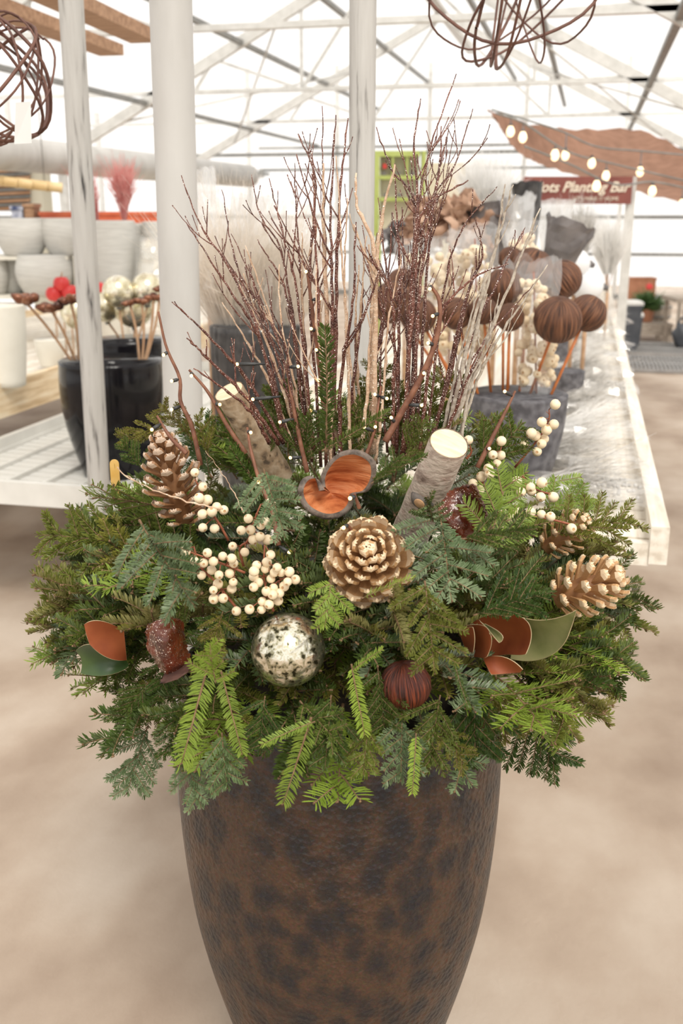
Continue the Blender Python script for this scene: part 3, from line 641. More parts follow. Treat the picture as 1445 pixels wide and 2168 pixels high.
berries('densest white berry bunch packed tight directly above the silver glass ball', [(1170, 925), (1145, 975), (1077, 995), (1135, 1020), (1060, 1035), (1058, 1070), (1090, 1110), (1058, 1140), (1213, 1010), (1195, 1043), (1172, 1085), (1240, 1045), (1295, 1038), (1283, 1105), (1260, 1135), (1335, 1090), (1142, 1168), (1190, 1145), (1185, 1190), (1230, 1180), (1220, 1230), (1115, 1235), (1160, 1255), (1030, 1288), (1110, 1290)], [[(1130, 860), (1125, 1050), (1140, 1150), (1170, 1230), (1190, 1300)], [(1270, 1075), (1200, 1120), (1160, 1200)]], *B0)
B1 = (960, 780, 2.979)
berries('white berry sprig standing up against the slate grey pot', [(640, 227), (555, 338), (630, 353), (585, 388), (490, 410), (515, 425), (571, 445), (445, 478), (553, 475), (525, 525)], [[(600, 260), (600, 320), (550, 420), (480, 510), (385, 625)]], *B1, dfix=1.60)
berries('loose white berry sprig beside the cut top of the pale birch log', [(92, 452), (300, 458), (247, 545), (298, 548), (273, 600), (218, 632), (225, 665), (175, 682), (120, 725), (165, 767)], [[(300, 495), (265, 600), (200, 690), (150, 780)], [(100, 480), (110, 530), (80, 570)]], *B1, dfix=1.55)
berries('short white berry sprig with red stalks behind the yellow green fir fan', [(398, 713), (555, 720), (485, 750), (490, 775), (425, 780), (548, 812), (627, 812)], [[(430, 670), (480, 740), (560, 780), (630, 795)]], *B1, dfix=1.52)
berries('row of white berries above the dark glittered shell', [(302, 905), (403, 905), (240, 945), (357, 945), (485, 908), (552, 920), (610, 935), (283, 995), (742, 1010)], [[(390, 865), (320, 950), (250, 1000)], [(300, 960), (450, 930), (600, 950), (740, 985)]], *B1, dfix=1.44)

# ------------------------------------------------------------------ twigs
M_TWD = flecks(mat('glitter_brown_twig', [(.075, .022, .016), (.15, .052, .035), (.20, .08, .055)], .4, .1, scale=60, detail=5, bump=.5, bscale=240, rnd=.18), 1100, .90, (.95, .82, .72))
M_TWT = flecks(mat('tan_twig', [(.42, .26, .16), (.58, .39, .26), (.66, .49, .35)], .6, 0, scale=60, detail=5, bump=.3, bscale=200, rnd=.12), 1100, .95, (1, .95, .85))
M_TWG = mat('grey_lichen_twig', [(.34, .27, .20), (.52, .46, .38), (.30, .24, .19)], .75, scale=90, detail=5, bump=.3)
def twig(base, tip, d0, d1, r, m, ns, seed, label, group, mids=None, forks=None):
    rr = random.Random(seed); p = MB()
    a, b_ = at(base[0], base[1], d0), at(tip[0], tip[1], d1)
    ctr = [a] + ([at(x, y, d0+(d1-d0)*(i+1)/(len(mids)+1)) for i, (x, y) in enumerate(mids)] if mids else
                 [a.lerp(b_, f) + RT*rr.uniform(-.008, .008) + HD*rr.uniform(-.01, .01) for f in (.35, .7)]) + [b_]
    n = 26; pt = smoothpath(ctr, n)
    pt = [q + rv(.0012, rr) for q in pt]
    rad = [r*(1-.74*i/n)*(1.35 if i % 6 == 0 and i else 1) for i in range(n+1)]; p.tube(pt, rad, 6)
    def side(P0, dirn, L, r0, lvl):
        kk = 7; q = P0; pts = [q]; dd_ = dirn.normalized()
        for i in range(kk):
            dd_ = (dd_ + V((0, 0, .10)) + rv(.08, rr)).normalized(); q = q + dd_*(L/kk); pts.append(q)
        p.tube(pts, [max(.00065, r0*(1-.62*i/kk))*(1.4 if i in (3, kk) else 1) for i in range(kk+1)], 5)
        if lvl and L > .05:
            for _ in range(rr.choice((1, 1, 2))):
                i = rr.randint(2, 5); side(pts[i], (dd_ + (RT*rr.uniform(-1, 1)+HD*rr.uniform(-.6, .6))*.8), L*rr.uniform(.35, .6), r0*.55, lvl-1)
    for kx in range(ns):
        i = rr.randint(int(n*.30), n-4); dirn = (pt[min(i+2, n)]-pt[i-2]).normalized()
        sg = rr.choice((-1, 1)); L = (pt[-1]-pt[i]).length*rr.uniform(.35, .8)
        side(pt[i], dirn + (RT*sg*rr.uniform(.25, .75) + HD*rr.uniform(-.5, .5)), max(.03, min(.19, L)), rad[i]*.62, 1)
    if forks:
        for (fx, fy), (tx, ty) in forks:
            A = at(fx, fy, (d0+d1)/2); q = min(pt, key=lambda u: (u-A).length); dd_ = dist(q); T = at(tx, ty, dd_+rr.uniform(-.04, .04)); i = pt.index(q)
            mid = q.lerp(T, .5)+RT*(.12*(q-T).dot(RT)) ; pp = smoothpath([q, mid, T], 9); p.tube(pp, [max(.0007, rad[i]*.7*(1-.7*k_/9))*(1.4 if k_ % 4 == 3 else 1) for k_ in range(10)], 5)
    o = p.build('twig', m); props(o, label, 'twig', group); return o
GB = ('dark brown glittered twig with fine forked tips in the twig bundle', 'glittered brown twigs in the planter')
GT = ('tan bare twig standing among the darker glittered twigs', 'tan twigs in the planter')
GG = ('pale grey lichen covered twig leaning over the ridged brown pods', 'grey twigs in the planter')
dark = [((600, 930), (383, 372), 1.60, 1.62, [(545, 700), (480, 560), (425, 480)]), ((610, 935), (392, 470), 1.58, 1.55, [(550, 720), (470, 590)]), ((640, 960), (490, 494), 1.60, 1.66, [(600, 760), (545, 620)]),
 ((630, 950), (525, 560), 1.56, 1.52, None), ((660, 960), (533, 370), 1.60, 1.66, [(615, 640), (590, 520), (548, 450)]), ((665, 960), (568, 377), 1.58, 1.62, [(630, 640), (600, 500)]), ((650, 955), (545, 508), 1.60, 1.60, [(610, 640)]),
 ((660, 980), (622, 345), 1.62, 1.68, [(640, 640), (628, 480)]), ((680, 990), (632, 285), 1.60, 1.64, [(655, 600), (668, 390)]), ((690, 990), (682, 226), 1.60, 1.63, [(690, 600), (683, 400)]), ((700, 990), (712, 242), 1.58, 1.60, [(702, 640), (700, 420)]),
 ((705, 985), (736, 250), 1.62, 1.66, [(712, 600), (720, 400)]), ((690, 980), (660, 320), 1.56, 1.54, [(672, 600)]), ((720, 980), (752, 470), 1.56, 1.52, None), ((740, 985), (770, 540), 1.60, 1.6, None),
 ((850, 960), (795, 270), 1.60, 1.64, [(875, 640), (880, 440), (830, 360)]), ((855, 960), (890, 210), 1.58, 1.62, [(868, 640), (883, 430), (876, 300)]), ((860, 965), (965, 158), 1.60, 1.66, [(870, 640), (885, 430), (915, 300)]), ((865, 965), (1000, 230), 1.60, 1.66, [(880, 640), (905, 450), (965, 340)]),
 ((870, 960), (935, 265), 1.58, 1.62, [(890, 600), (925, 400)]), ((880, 960), (950, 276), 1.62, 1.66, [(905, 560), (925, 380)]), ((850, 970), (990, 383), 1.56, 1.52, [(880, 560), (900, 440)]), ((900, 965), (1052, 395), 1.58, 1.55, [(935, 640), (975, 490)]),
 ((910, 960), (1006, 462), 1.60, 1.58, [(985, 640), (1020, 540)]), ((885, 965), (1075, 560), 1.56, 1.50, [(925, 690), (1000, 590)]), ((900, 960), (1000, 570), 1.60, 1.62, None), ((870, 950), (850, 440), 1.62, 1.68, None), ((840, 960), (835, 370), 1.60, 1.64, [(845, 600)]),
 ((905, 970), (1025, 720), 1.56, 1.52, None), ((830, 960), (757, 520), 1.57, 1.5, [(830, 640)]), ((600, 940), (365, 638), 1.56, 1.5, [(520, 800), (440, 710)]), ((590, 940), (395, 715), 1.54, 1.48, [(520, 840), (440, 760)]), ((570, 940), (410, 780), 1.52, 1.46, [(520, 860)]), ((600, 930), (470, 400), 1.63, 1.7, [(560, 680), (500, 560)]),
 ((645, 950), (570, 645), 1.54, 1.5, None), ((940, 960), (1130, 600), 1.6, 1.64, [(1000, 760)]), ((930, 970), (1110, 480), 1.62, 1.68, [(985, 750), (1060, 580)]), ((820, 960), (800, 420), 1.64, 1.7, None), ((780, 980), (830, 450), 1.62, 1.66, None), ((895, 970), (870, 330), 1.63, 1.68, None)]
for i, (b_, tp, d0, d1, md) in enumerate(dark):
    wh = 'leaning toward the white pipe post' if tp[0] < 560 else 'standing before the wooden post' if tp[0] < 780 else 'rising below the lime green display' if tp[0] < 940 else 'leaning over the bagged berries and pods'
    twig(b_, tp, d0, d1, R.uniform(.0024, .0041), M_TWD, R.choice((2, 3, 4)), 100+i, 'dark brown glittered twig ' + wh, 'glittered brown twigs ' + wh, mids=md)
tan_ = [((785, 960), (752, 365), [(790, 640), (790, 520), (757, 440)], .0055), ((790, 960), (836, 347), [(795, 640), (805, 480)], .0052), ((700, 980), (684, 345), [(690, 640), (684, 480)], .0052), ((660, 970), (640, 490), None, .0033), ((640, 960), (505, 600), [(570, 740)], .0036), ((655, 960), (520, 520), [(600, 760)], .0036),
 ((740, 985), (735, 420), None, .0032), ((765, 985), (712, 330), [(730, 640)], .0028), ((745, 990), (775, 500), None, .0034), ((725, 990), (660, 440), None, .003), ((760, 985), (800, 600), None, .004), ((700, 990), (670, 560), None, .003), ((640, 965), (590, 560), None, .003), ((625, 955), (470, 640), [(560, 790)], .0034), ((770, 990), (760, 560), None, .0036), ((795, 975), (850, 540), None, .003)]
for i, (b_, tp, md, r_) in enumerate(tan_):
    d0 = R.uniform(1.55, 1.62); wh = ('thick tan stick' if r_ >= .005 else 'thin tan twig') + (' leaning toward the ribbed black pot' if tp[0] < 600 else ' standing before the wooden post' if tp[0] < 790 else ' rising below the lime green display')
    twig(b_, tp, d0, d0+R.uniform(-.04, .06), r_, M_TWT, R.choice((0, 1, 2)), 300+i, wh + ' among the glittered twigs', wh.replace('stick', 'sticks').replace('twig ', 'twigs '), mids=md)
for i, (b_, tp, md, r_) in enumerate([((940, 960), (1142, 440), [(1000, 790), (1080, 600)], .0042), ((935, 960), (1085, 390), [(1000, 690), (1050, 520)], .0036), ((945, 965), (1070, 388), [(985, 800), (1040, 560)], .0042), ((960, 960), (1160, 560), [(1030, 760)], .0034), ((930, 960), (1030, 570), None, .003), ((975, 955), (1055, 620), None, .003)]):
    twig(b_, tp, R.uniform(1.54, 1.6), R.uniform(1.5, 1.6), r_, M_TWG, R.choice((1, 2)), 400+i, *GG, mids=md)
twig((470, 1078), (268, 1005), 1.20, 1.22, .0013, M_TWT, 1, 500, 'thin pale dry twig crossing in front of the upright brown pine cone', None, mids=[(390, 1060), (320, 1035)])
twig((515, 1085), (435, 955), 1.40, 1.5, .0012, M_TWT, 0, 501, 'thin bent pale twig between the white berry sprays and the pine cone', None, mids=[(505, 1065), (475, 1010)])

# ------------------------------------------------------------------ lit branches
M_LB = mat('light_branch_brown', [(.13, .045, .022), (.23, .095, .05)], .6, scale=50, detail=4, bump=.3)
M_STUB = mat('led_holder', [(.025, .026, .026), (.06, .06, .058)], .5, scale=50)
M_LED = emis('warm_led', (1.0, .55, .18), 6)
def lit(label, path, d0, d1, leds, r=.0036):
    n = 22; m_ = len(path)
    pt = smoothpath([at(x, y, d0+(d1-d0)*i/(m_-1)) for i, (x, y) in enumerate(path)], n); t = thing('light_branch', label, 'light branch', pt[0])
    p = MB(); p.tube(pt, [r*(1-.55*i/n) for i in range(n+1)], 8); st = p.build('stem', M_LB, t)
    for x, y in leds:
        q = min(pt, key=lambda u: (proj(u)[0]-x)**2+(proj(u)[1]-y)**2); e = at(x, y, dist(q)-.006)
        if (e-q).length < .006: e = q + (VU*.6-VD*.6)*.02
        if (e-q).length > .04: q = e + (q-e).normalized()*.04
        p = MB(); p.tube([q, q.lerp(e, .35), q.lerp(e, .40), e], [.0017, .0018, .0028, .0028], 8); h = p.build('led_holder', M_STUB, t)
        p = MB(); p.ball(e+(e-q).normalized()*.0022, .0026, 8, 6); p.build('led_bulb', M_LED, h)
lit('brown lit branch with warm bulbs rising in front of the white pipe post', [(425, 985), (405, 900), (382, 850), (380, 800), (352, 735), (335, 660)], 1.55, 1.6, [(348, 750), (366, 806), (366, 866)], .0042)
lit('short brown lit branch poking over the upright pine cone', [(395, 960), (360, 925), (332, 880)], 1.40, 1.42, [(324, 908)])
lit('brown lit branch sweeping beside the tan speckled birch log', [(520, 960), (480, 900), (440, 830), (400, 783)], 1.5, 1.52, [(405, 794), (463, 856)], .004)
lit('brown lit branch descending between the berry sprays to the fir', [(590, 1155), (575, 1080), (548, 1015), (530, 950), (523, 905)], 1.38, 1.46, [(529, 915), (548, 1022), (609, 1168)], .004)
lit('brown lit branch forked beside the upright fir spike', [(650, 1000), (632, 920), (615, 830), (607, 770)], 1.5, 1.53, [(628, 776), (595, 893), (617, 969), (538, 845), (505, 771)], .004)
lit('brown lit branch hidden behind the upright fir spike', [(690, 900), (672, 740), (660, 650), (650, 575)], 1.56, 1.58, [(648, 575), (660, 697), (670, 742), (676, 806), (678, 841), (660, 870), (674, 633)], .0045)
lit('thick curved brown lit branch crossing the glittered twigs', [(815, 935), (840, 890), (895, 790), (925, 710), (930, 640), (912, 605)], 1.48, 1.52, [(910, 610), (918, 668), (908, 727), (889, 858), (829, 886), (897, 789)], .0055)
lit('brown lit branch low between the twigs and the curled wooden pod', [(760, 1000), (790, 920), (800, 860), (806, 818)], 1.5, 1.54, [(795, 836), (816, 843), (773, 905), (794, 904), (757, 961)], .003)
lit('brown lit branch leaning out above the loose berry sprig', [(1010, 990), (1045, 920), (1070, 870), (1090, 828)], 1.5, 1.54, [(1070, 830), (1034, 950)], .004)
lit('dark lit branch under the curled wooden pod', [(760, 1075), (750, 1045)], 1.25, 1.24, [(743, 1054)], .003)
lit('dark lit branch low in the fir beside the golden cone', [(745, 1125), (735, 1110)], 1.26, 1.25, [(729, 1116)], .003)

# ================================================================== FIR BOUGHS
M_TW = mat('fir_twig', [(.14, .075, .035), (.24, .15, .075)], .75, scale=60, bump=.3)
def needle_mat(nm, c0, c1, tipc, back=None, rough=.42):
    m = mat(nm, [c0, c1], rough, scale=35, detail=3, rnd=.22, rndcol=tipc, spec=.28, trans=.12)
    if back:
        t = m.node_tree; N, L = t.nodes, t.links; b = N['Principled BSDF']; src = b.inputs['Base Color'].links[0].from_socket
        ge = N.new('ShaderNodeNewGeometry'); mx = N.new('ShaderNodeMixRGB'); mx.inputs[2].default_value = rgba(back)
        L.new(ge.outputs['Backfacing'], mx.inputs[0]); L.new(src, mx.inputs[1]); L.new(mx.outputs[0], b.inputs['Base Color'])
    return m
NM = {'dark': needle_mat('needles_dark', (.030, .066, .014), (.080, .138, .028), (.135, .155, .028), (.16, .21, .085)),
      'bright': needle_mat('needles_bright', (.13, .21, .024), (.27, .36, .055), (.20, .28, .035), (.30, .37, .10)),
      'silver': needle_mat('needles_silver', (.105, .160, .070), (.24, .30, .175), (.10, .155, .045), (.42, .47, .35), .38),
      'olive': needle_mat('needles_olive', (.125, .128, .020), (.25, .225, .048), (.11, .15, .024), (.28, .26, .095))}
LOOK = {'dark': 'dark green', 'bright': 'bright yellow green', 'silver': 'silvery blue green', 'olive': 'olive bronze'}
def shoot(nb, tb, p0, d, up, L, style, rr, droop=.1, r0=.0016):
    n = 10; pts = [p0]; dr = d.normalized(); q = p0
    for i in range(n):
        dr = (dr - up*(droop/n) + rv(.02, rr)).normalized(); q = q+dr*(L/n); pts.append(q)
    tb.tube(pts, [r0*(1-.55*i/n) for i in range(n+1)], 5)
    for bd in range(3):
        tb.ball(pts[-1]+rv(.0018, rr)+dr*.001, .0017, 5, 3)
    if style == 'bright': sp, ln, wd, lo = .0011, .0215, .0021, 66
    elif style == 'silver': sp, ln, wd, lo = .00072, .0168, .0022, 60
    elif style == 'olive': sp, ln, wd, lo = .00065, .0142, .0021, 58
    else: sp, ln, wd, lo = .00065, .0152, .0021, 58
    k = int(L/sp)
    for i in range(k):
        f = (i+.5)/k; u = f*n; j = min(int(u), n-1); P = pts[j].lerp(pts[j+1], u-j); T = (pts[j+1]-pts[j]).normalized()
        S = T.cross(up).normalized(); U = S.cross(T)
        if style == 'bright': ph = radians(rr.choice((-1, 1))*rr.gauss(82, 14))
        elif style == 'silver': ph = radians(rr.choice((-1, 1))*rr.uniform(15, 105))
        else: ph = radians(rr.uniform(-118, 118))
        A = radians(lo + rr.uniform(-10, 10) - 25*max(0, f-.86)/.14)
        d0 = T*cos(A) + (U*cos(ph)+S*sin(ph))*sin(A)
        l = ln*rr.uniform(.8, 1.1)*(.55+.45*min(1, f/.12))*(1-.25*max(0, f-.88)/.12)
        d1 = (d0 + U*(.45 if style != 'bright' else .08) + T*.22).normalized()
        W = T - d0*T.dot(d0); W = W.normalized()*(wd/2)
        if W.cross(d0).dot(U) < 0: W = -W
        m1 = P + d0*(l*.5); e = m1 + d1*(l*.5); m2 = m1.lerp(e, .62); b = len(nb.v)
        nb.v += [P-W*.5, P+W*.5, m1+W, m1-W, m2+W*.9, m2-W*.9, e]
        nb.face((b, b+1, b+2, b+3)); nb.face((b+3, b+2, b+4, b+5)); nb.face((b+5, b+4, b+6))
PROTO = {}
def proto(style, kind, seed):
    rr = random.Random(seed*31+hash_(style)); nb, tb = MB(), MB(); Z = V((0, 0, 1)); L = {'spray': .175, 'fan': .13, 'spike': .155}[kind]; tips = []
    dr = rr.uniform(.15, .5) if kind != 'spike' else .12
    main = lambda s: V((L*s, 0, -dr*.5*L*s*s))
    # the bare lower third of the stem stays inside the planter
    tb.tube([V((-.010, 0, .001)), V((-.005, 0, .0005)), V((0, 0, 0))], [.0024, .0022, .0020], 5)
    shoot(nb, tb, V((0, 0, 0)), V((1, 0, 0)), Z, L, style, rr, dr, .0020)
    ks = {'spray': 11, 'fan': 7, 'spike': 0}[kind]
    for i in range(ks):
        s = .04+.78*i/max(1, ks-1)+rr.uniform(-.04, .04); sg = 1 if i % 2 else -1; a = radians(rr.uniform(30, 62))
        l = L*(.52-.38*s)*rr.uniform(.75, 1.2)+.014
        shoot(nb, tb, main(s), V((cos(a), sg*sin(a), rr.uniform(-.25, .65))), Z, l, style, rr, rr.uniform(.05, .35), .0014)
    tips = [nb.v[q] for q in range(6, len(nb.v), max(7, (len(nb.v)//7//45)*7))]
    return (nb.mesh('needles', NM[style], False), tb.mesh('stem', M_TW), tips, L)
def hash_(s): return sum(ord(c)*(i+1) for i, c in enumerate(s))
for st in NM:
    for kd in ('spray', 'fan', 'spike'):
        for sd_ in range(3 if kd == 'spray' else 2): PROTO.setdefault((st, kd), []).append(proto(st, kd, sd_+1))
ANCH = [(375, 1000, 'around the upright brown pine cone'), (500, 1180, 'among the white berry sprays'), (605, 1388, 'around the silver glass ball'), (785, 1178, 'around the outward facing golden cone'),
 (862, 1465, 'around the dark red seed pod'), (1050, 1350, 'around the rust magnolia leaves'), (960, 1060, 'beside the pale birch log and glossy shell'), (1235, 1250, 'around the golden cone over the sage leaf'),
 (352, 1375, 'around the sparkling glittered shell'), (205, 1380, 'around the rust and dark green leaf pair'), (715, 1025, 'around the curled wooden pod'), (700, 850, 'at the foot of the twig bundle'),
 (1100, 940, 'around the berry sprigs by the slate pot'), (110, 1130, 'reaching out toward the slatted tray'), (1290, 1090, 'reaching out toward the aisle bench'), (480, 1640, 'hanging over the planter rim'), (680, 1640, 'hanging over the planter rim'), (900, 1640, 'hanging over the planter rim'), (1180, 1520, 'reaching past the planter toward the bare floor'), (270, 1580, 'drooping beside the planter over bare floor')]
BOUGHS = 0
def bough(style, kind, base, dirn, up, sc, seed, check=True, label=None):
    global BOUGHS
    lst = PROTO[(style, kind)]; nm, tm, tips, L = lst[seed % len(lst)]
    X, Y, Z = frame(dirn, up); M = mtx(base, X, Y, Z, sc)
    if check:
        for q in tips:
            x, y, d = proj(M @ q)
            for kx, ky, rx, ry, kd in KEEP:
                if d < kd+.03 and ((x-kx)/(rx+1))**2+((y-ky)/(ry+1))**2 < 1: return None
    x, y, d = proj(M @ V((L*.6, 0, 0)))
    if not label:
        wh = min(ANCH, key=lambda a: (a[0]-x)**2+(a[1]-y)**2)[2]; label = f'{LOOK[style]} fir bough {wh}'; grp = f'{LOOK[style]} fir boughs {wh}'
    else: grp = None
    o = bpy.data.objects.new('fir_bough', None); COL.objects.link(o); o.matrix_world = M; o.empty_display_size = .02; props(o, label, 'fir bough', grp)
    for n_, me in (('stem', tm), ('needles', nm)):
        c_ = bpy.data.objects.new(n_, me); COL.objects.link(c_); c_.parent = o
        if n_ == 'needles': c_['kind'] = 'stuff'
    BOUGHS += 1
    return o
# hero boughs read off the photograph: base, tip, style, kind, distances
def hero(b, tpx, db, dt, style, kind, label, up=None, seed=0):
    B, T = at(b[0], b[1], db), at(tpx[0], tpx[1], dt); L = PROTO[(style, kind)][0][3]; d = T-B
    bough(style, kind, B, d, up or (-VD*.8+V((0, 0, .6))), d.length/L/1.02, seed, False, label)
hero((690, 945), (692, 690), 1.47, 1.46, 'dark', 'spike', 'upright dark fir spike standing in front of the twig bundle', -VD)
hero((690, 950), (822, 868), 1.43, 1.40, 'dark', 'spike', 'dark fir spike arching sideways across the foot of the twigs')
hero((795, 1010), (900, 962), 1.36, 1.32, 'dark', 'spike', 'dark fir spike pointing from the curled wooden pod to the birch log')
hero((445, 1390), (385, 1625), 1.16, 1.12, 'bright', 'spike', 'long bright yellow green fir sprig drooping left of the silver ball'.replace('left of', 'below the glittered shell toward'), -VD, 0)
hero((455, 1440), (440, 1370), 1.14, 1.12, 'bright', 'fan', 'short bright fir tuft curled up beside the silver glass ball', -VD, 1)
hero((470, 1430), (515, 1600), 1.17, 1.14, 'bright', 'spike', 'bright green fir sprig hanging beneath the silver glass ball', -VD, 0)
hero((660, 1530), (550, 1568), 1.12, 1.10, 'bright', 'spike', 'bright fir sprig arching sideways below the silver glass ball', -VD+VU, 1)
hero((655, 1530), (600, 1712), 1.13, 1.12, 'bright', 'spike', 'bright fir sprig hanging furthest down over the planter front', -VD, 0)
hero((745, 1415), (768, 1562), 1.14, 1.12, 'bright', 'spike', 'bright fir sprig hanging between silver ball and dark red pod', -VD, 1)
hero((745, 1420), (805, 1370), 1.14, 1.12, 'bright', 'spike', 'short bright fir tip above the dark red seed pod', -VD+VU, 0)
hero((770, 1265), (868, 1215), 1.17, 1.14, 'bright', 'spike', 'bright fir sprig laid across the golden outward facing cone', VU-VD*.5, 1)
hero((700, 1235), (690, 1330), 1.16, 1.14, 'bright', 'fan', 'bright fir tuft under the golden outward facing cone', -VD, 1)
hero((1030, 1160), (1080, 1000), 1.34, 1.38, 'bright', 'fan', 'flat yellow green fir fan rising beside the glossy shell', -VD, 0)
hero((1180, 1130), (1352, 1085), 1.47, 1.50, 'olive', 'spray', 'olive fir bough stretching furthest toward the bench rail')
hero((300, 1110), (392, 1275), 1.24, 1.14, 'silver', 'spray', 'silvery fir bough curving down between the berries and the glittered shell', -VD, 1)
hero((560, 1000), (600, 1130), 1.26, 1.2, 'silver', 'spray', 'silvery fir bough beside the curled wooden pod', -VD, 0)
hero((930, 1090), (960, 1260), 1.30, 1.18, 'silver', 'spray', 'silvery fir bough below the pale birch log', -VD, 2)
hero((915, 1100), (905, 1060), 1.28, 1.24, 'dark', 'fan', 'dark fir tuft in front of the birch log base', -VD, 2)
hero((310, 1545), (262, 1692), 1.32, 1.28, 'silver', 'spray', 'grey green fir bough hanging lowest beside the planter', -VD, 0)
hero((395, 1600), (420, 1712), 1.22, 1.18, 'silver', 'fan', 'grey green fir tip hanging on the planter below the bright sprig', -VD, 1)
hero((345, 905), (245, 935), 1.62, 1.60, 'olive', 'spray', 'olive fir bough arching over toward the painted wooden post', None, 1)
hero((400, 920), (330, 850), 1.58, 1.60, 'olive', 'spray', 'olive fir bough standing behind the upright pine cone', -VD, 2)
hero((960, 1400), (990, 1500), 1.16, 1.12, 'dark', 'spike', 'dark fir spike drooping past the lowest rust leaf', -VD, 0)
hero((1110, 1500), (1190, 1645), 1.42, 1.44, 'dark', 'spray', 'dark fir bough hanging out over the bare floor beside the planter', -VD, 0)
hero((1100, 1440), (1220, 1560), 1.35, 1.36, 'bright', 'fan', 'green fir fan spread below the sage magnolia leaf', -VD, 1)
hero((985, 1140), (1130, 1110), 1.24, 1.24, 'dark', 'spray', 'dark dense fir bough lying under the glossy shell', -VD+VU, 0)
hero((1010, 1300), (1160, 1240), 1.20, 1.20, 'dark', 'spray', 'dark dense fir bough lying above the rust magnolia leaves', -VD+VU, 1)
hero((790, 1020), (850, 960), 1.30, 1.3, 'dark', 'fan', 'dark fir tuft overlapping the curled wooden pod', -VD+VU, 0)
hero((900, 1240), (925, 1420), 1.18, 1.1, 'olive', 'spray', 'olive fir bough hanging above the dark red seed pod', -VD, 1)
for b_, t_, db, dt, st, kd in [((930, 1480), (905, 1640), 1.20, 1.15, 'dark', 'spray'), ((1000, 1450), (1015, 1640), 1.24, 1.22, 'dark', 'spray'), ((1050, 1440), (1075, 1590), 1.28, 1.28, 'olive', 'fan'), ((850, 1520), (850, 1655), 1.18, 1.13, 'silver', 'fan'), ((780, 1530), (765, 1640), 1.17, 1.13, 'olive', 'fan'), ((700, 1480), (690, 1632), 1.18, 1.13, 'dark', 'spray'),
  ((560, 1480), (545, 1600), 1.19, 1.15, 'dark', 'spray'), ((640, 1490), (715, 1570), 1.18, 1.13, 'dark', 'fan'), ((390, 1500), (345, 1610), 1.24, 1.2, 'dark', 'spray'), ((310, 1450), (240, 1545), 1.3, 1.28, 'dark', 'spray'), ((935, 1540), (990, 1625), 1.19, 1.15, 'olive', 'fan'), ((880, 1560), (875, 1685), 1.14, 1.12, 'bright', 'spike'), ((470, 1560), (480, 1680), 1.17, 1.15, 'silver', 'fan'), ((800, 1420), (815, 1560), 1.2, 1.16, 'dark', 'spray'),
  ((1010, 1010), (1115, 880), 1.58, 1.62, 'dark', 'spray'), ((1020, 990), (1050, 870), 1.62, 1.66, 'olive', 'fan'), ((960, 1010), (950, 880), 1.6, 1.62, 'dark', 'spray'), ((830, 950), (850, 800), 1.66, 1.68, 'olive', 'spray'), ((790, 900), (800, 762), 1.68, 1.7, 'olive', 'spray'), ((880, 900), (965, 785), 1.66, 1.68, 'olive', 'fan'), ((610, 960), (600, 800), 1.62, 1.64, 'dark', 'spray'), ((640, 980), (655, 860), 1.52, 1.52, 'dark', 'spray'),
  ((440, 960), (415, 875), 1.6, 1.62, 'olive', 'fan'), ((300, 990), (255, 930), 1.55, 1.55, 'dark', 'spray'), ((1130, 1030), (1232, 1005), 1.6, 1.62, 'bright', 'spike'), ((1150, 1080), (1262, 1045), 1.55, 1.58, 'bright', 'spray'), ((570, 960), (545, 880), 1.62, 1.64, 'dark', 'fan'), ((740, 960), (760, 840), 1.56, 1.56, 'dark', 'fan'), ((860, 960), (905, 880), 1.5, 1.5, 'dark', 'spray'),
  ((350, 1400), (235, 1490), 1.42, 1.40, 'dark', 'spray'), ((320, 1340), (190, 1440), 1.45, 1.42, 'dark', 'spray'), ((360, 1440), (275, 1545), 1.38, 1.34, 'olive', 'spray'), ((300, 1300), (170, 1335), 1.45, 1.42, 'olive', 'spray'), ((350, 1400), (330, 1500), 1.30, 1.26, 'dark', 'spray'), ((300, 1260), (75, 1275), 1.46, 1.44, 'olive', 'spray'), ((260, 1150), (65, 1120), 1.5, 1.5, 'olive', 'spray'), ((1190, 1380), (1345, 1370), 1.46, 1.46, 'olive', 'spray'), ((500, 1290), (405, 1365), 1.30, 1.27, 'dark', 'spray'), ((470, 1300), (440, 1400), 1.26, 1.22, 'olive', 'spray'), ((420, 1260), (330, 1330), 1.34, 1.32, 'dark', 'spray')]:
    hero(b_, t_, db, dt, st, kd, None, -VD*.9+VU*.3, int(b_[0]))
# the mass itself
rr = random.Random(11)
def mass(n, el0, el1, ra, rz, sc0, sc1, kinds, wts, front=False):
    cnt = 0; tries = 0
    while cnt < n and tries < n*7:
        tries += 1
        az = rr.uniform(pi, 2*pi) if front else rr.uniform(0, 2*pi); el = radians(rr.uniform(el0, el1)); h = RT*cos(az)+HD*sin(az)
        R1 = ra*rr.uniform(.90, 1.06)*(1+.08*abs(cos(az)) - .05*max(0, -sin(az)))
        tip = DC + h*(R1*cos(el)) + V((0, 0, rz*sin(el))); tip += HD*(.05 if sin(az) > 0 else 0)
        d = (h*cos(el)*.9 + V((0, 0, sin(el)*.75-.12)) + rv(.22, rr)).normalized()
        side = sin(az); lat = cos(az)
        wt = dict(wts)
        if lat < -.5: wt['olive'] *= 1.5; wt['dark'] *= 1.3
        if lat > .4: wt['olive'] *= 1.9; wt['bright'] *= 1.2
        if abs(lat) < .45 and side < 0: wt['silver'] *= 1.2
        st = rr.choices(list(wt), list(wt.values()))[0]; kd = rr.choice(kinds); L = PROTO[(st, kd)][0][3]; sc = rr.uniform(sc0, sc1)
        base = tip - d*(L*sc)
        up = (V((0, 0, 1))*.9 + h*(.9 if el > .5 else .35) + rv(.25, rr))
        if bough(st, kd, base, d, up, sc, rr.randint(0, 9)): cnt += 1
W1 = {'dark': 1.0, 'bright': .38, 'silver': .34, 'olive': .70}
KS = KEEP
